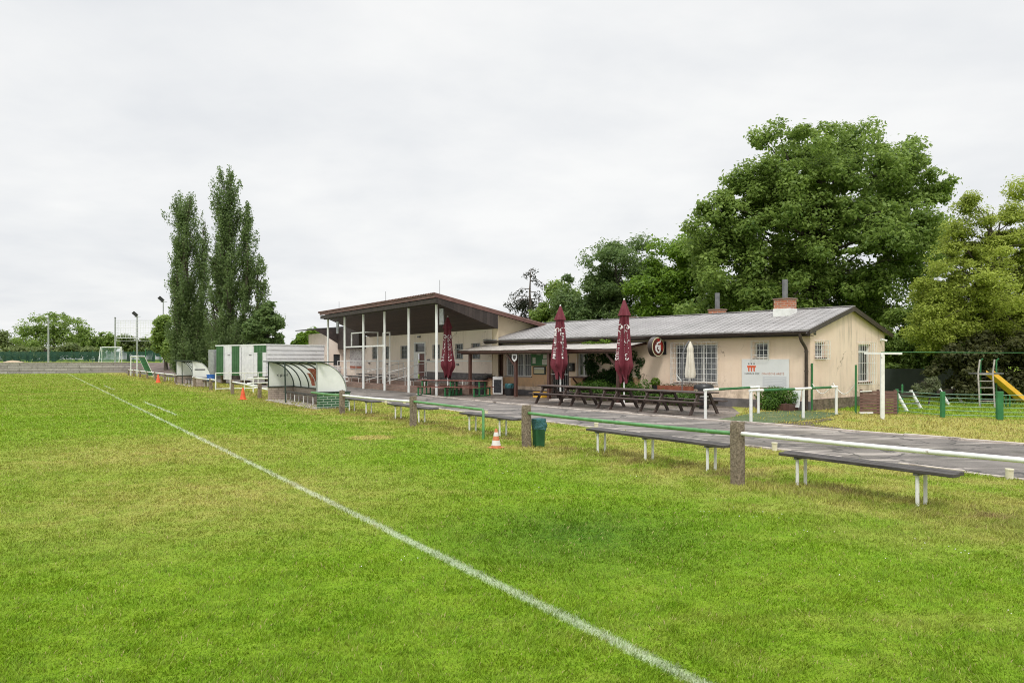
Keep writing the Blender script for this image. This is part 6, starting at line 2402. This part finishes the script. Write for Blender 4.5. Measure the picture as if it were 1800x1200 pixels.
GT = 'distant trees beyond the block wall'
far = [('spreading dark distant tree behind the slim mast, largest on the far left', 95, 122, [(95, 570, 42, 26), (60, 590, 28, 28), (125, 590, 34, 28), (90, 605, 60, 25), (45, 575, 12, 12)], 'leaf_oak', 31),
       ('distant tree right of the largest far-left one, by the white goal', 170, 126, [(165, 600, 28, 22), (185, 605, 20, 18), (150, 610, 25, 16)], 'leaf_oak', 32),
       ('distant yellow-green tree cut by the left picture edge', 8, 130, [(5, 600, 22, 18), (-25, 595, 30, 24), (20, 617, 22, 14)], 'leaf_far', 33),
       ('pale distant tree seen below the ball-stop net', 225, 134, [(225, 605, 22, 14), (245, 608, 20, 14)], 'leaf_far', 34),
       ('pale distant tree behind the taller floodlight mast', 270, 138, [(268, 606, 22, 14), (285, 610, 16, 16)], 'leaf_far', 35),
       ('low green bush row before the distant trees', 60, 116, [(30, 620, 30, 10), (75, 620, 30, 11), (120, 618, 30, 12), (160, 622, 22, 9)], 'leaf_far', 36)]
for lab, px, Y, lb, mt, sd_ in far:
    tree('distant_tree', lab, px, Y, lb, mt, .42, 11000, .25, clump=1.0, gaps=9, seed=sd_, group=GT, base_z=T0, limb_n=16, shell=.4)
for lab, px, Y, lb, sd_ in (('dark tree line far behind the clubhouse, right of the oak', 1680, 60, [(1620, 610, 60, 30), (1720, 600, 80, 35), (1820, 590, 80, 40)], 41),
                            ('green undergrowth behind the ridge below the oak', 1400, 46, [(1290, 580, 60, 35), (1380, 580, 60, 36), (1470, 590, 70, 40), (1560, 600, 60, 40)], 42)):
    tree('undergrowth', lab, px, Y, lb, 'leaf_oak', .4, 15000, .15, clump=1.0, seed=sd_, cat='shrub', limb_n=12)


def conifer(px, Y, ptop, pbot, lab):
    s = Y / FPX
    X = (px - 900) * s
    zt_ = CAMH - (ptop - HOR) * s
    o = thing('conifer_tree', lab, 'tree', (X, Y, 0), 0)
    rng = np.random.default_rng(51)
    MB().tube([(0, 0, 0), (.05, 0, zt_ * .5), (-.08, 0, zt_ * .8), (0, 0, zt_)], [.2, .14, .07, .02], 7).build('trunk', MAT['bark'], o, fix=False)
    lm = MB()
    Ps = []
    # a ragged, half bare spruce: tuft on top, single boughs, fuller below
    bs = [(.995, .0, .35), (.97, 180, .45), (.94, 10, .3), (.90, 0, 1.15), (.83, 180, 1.5), (.80, 20, .8), (.76, 190, 1.9), (.74, 350, 1.1), (.72, 100, 1.2)]
    for k in range(46):
        bs.append((rng.uniform(.45, .74), rng.uniform(0, 360), rng.uniform(1.0, 2.1)))
    for (f, a, L) in bs:
        a = rad(a + rng.uniform(-15, 15))
        z = zt_ * f
        e = Vector((math.cos(a) * L, math.sin(a) * L * .8, z - L * .32))
        lm.tube([(0, 0, z), (e.x * .5, e.y * .5, z + .05), e], [.035, .025, .01], 4)
        n = int(70 * L) + 20
        t = rng.uniform(.25, 1.05, n)
        P = np.stack([e.x * t, e.y * t, z + (e.z - z) * t ** 1.3], 1) + rng.normal(size=(n, 3)) * np.array([.10, .10, .13])
        P[:, 2] -= .08
        Ps.append(P)
    lm.build('bough', MAT['bark'], o, fix=False)
    P = np.concatenate(Ps)
    N = rng.normal(size=P.shape) + np.array([0, 0, .6])
    leaf_obj('needles', leaf_cloud(P, N, rng.uniform(.10, .26, len(P)), asp=.4, rng=rng, up=1.0), MAT['leaf_needle'], o)


conifer(933, 54, 474, 570, 'ragged half bare conifer poking up behind the end of the stand roof')
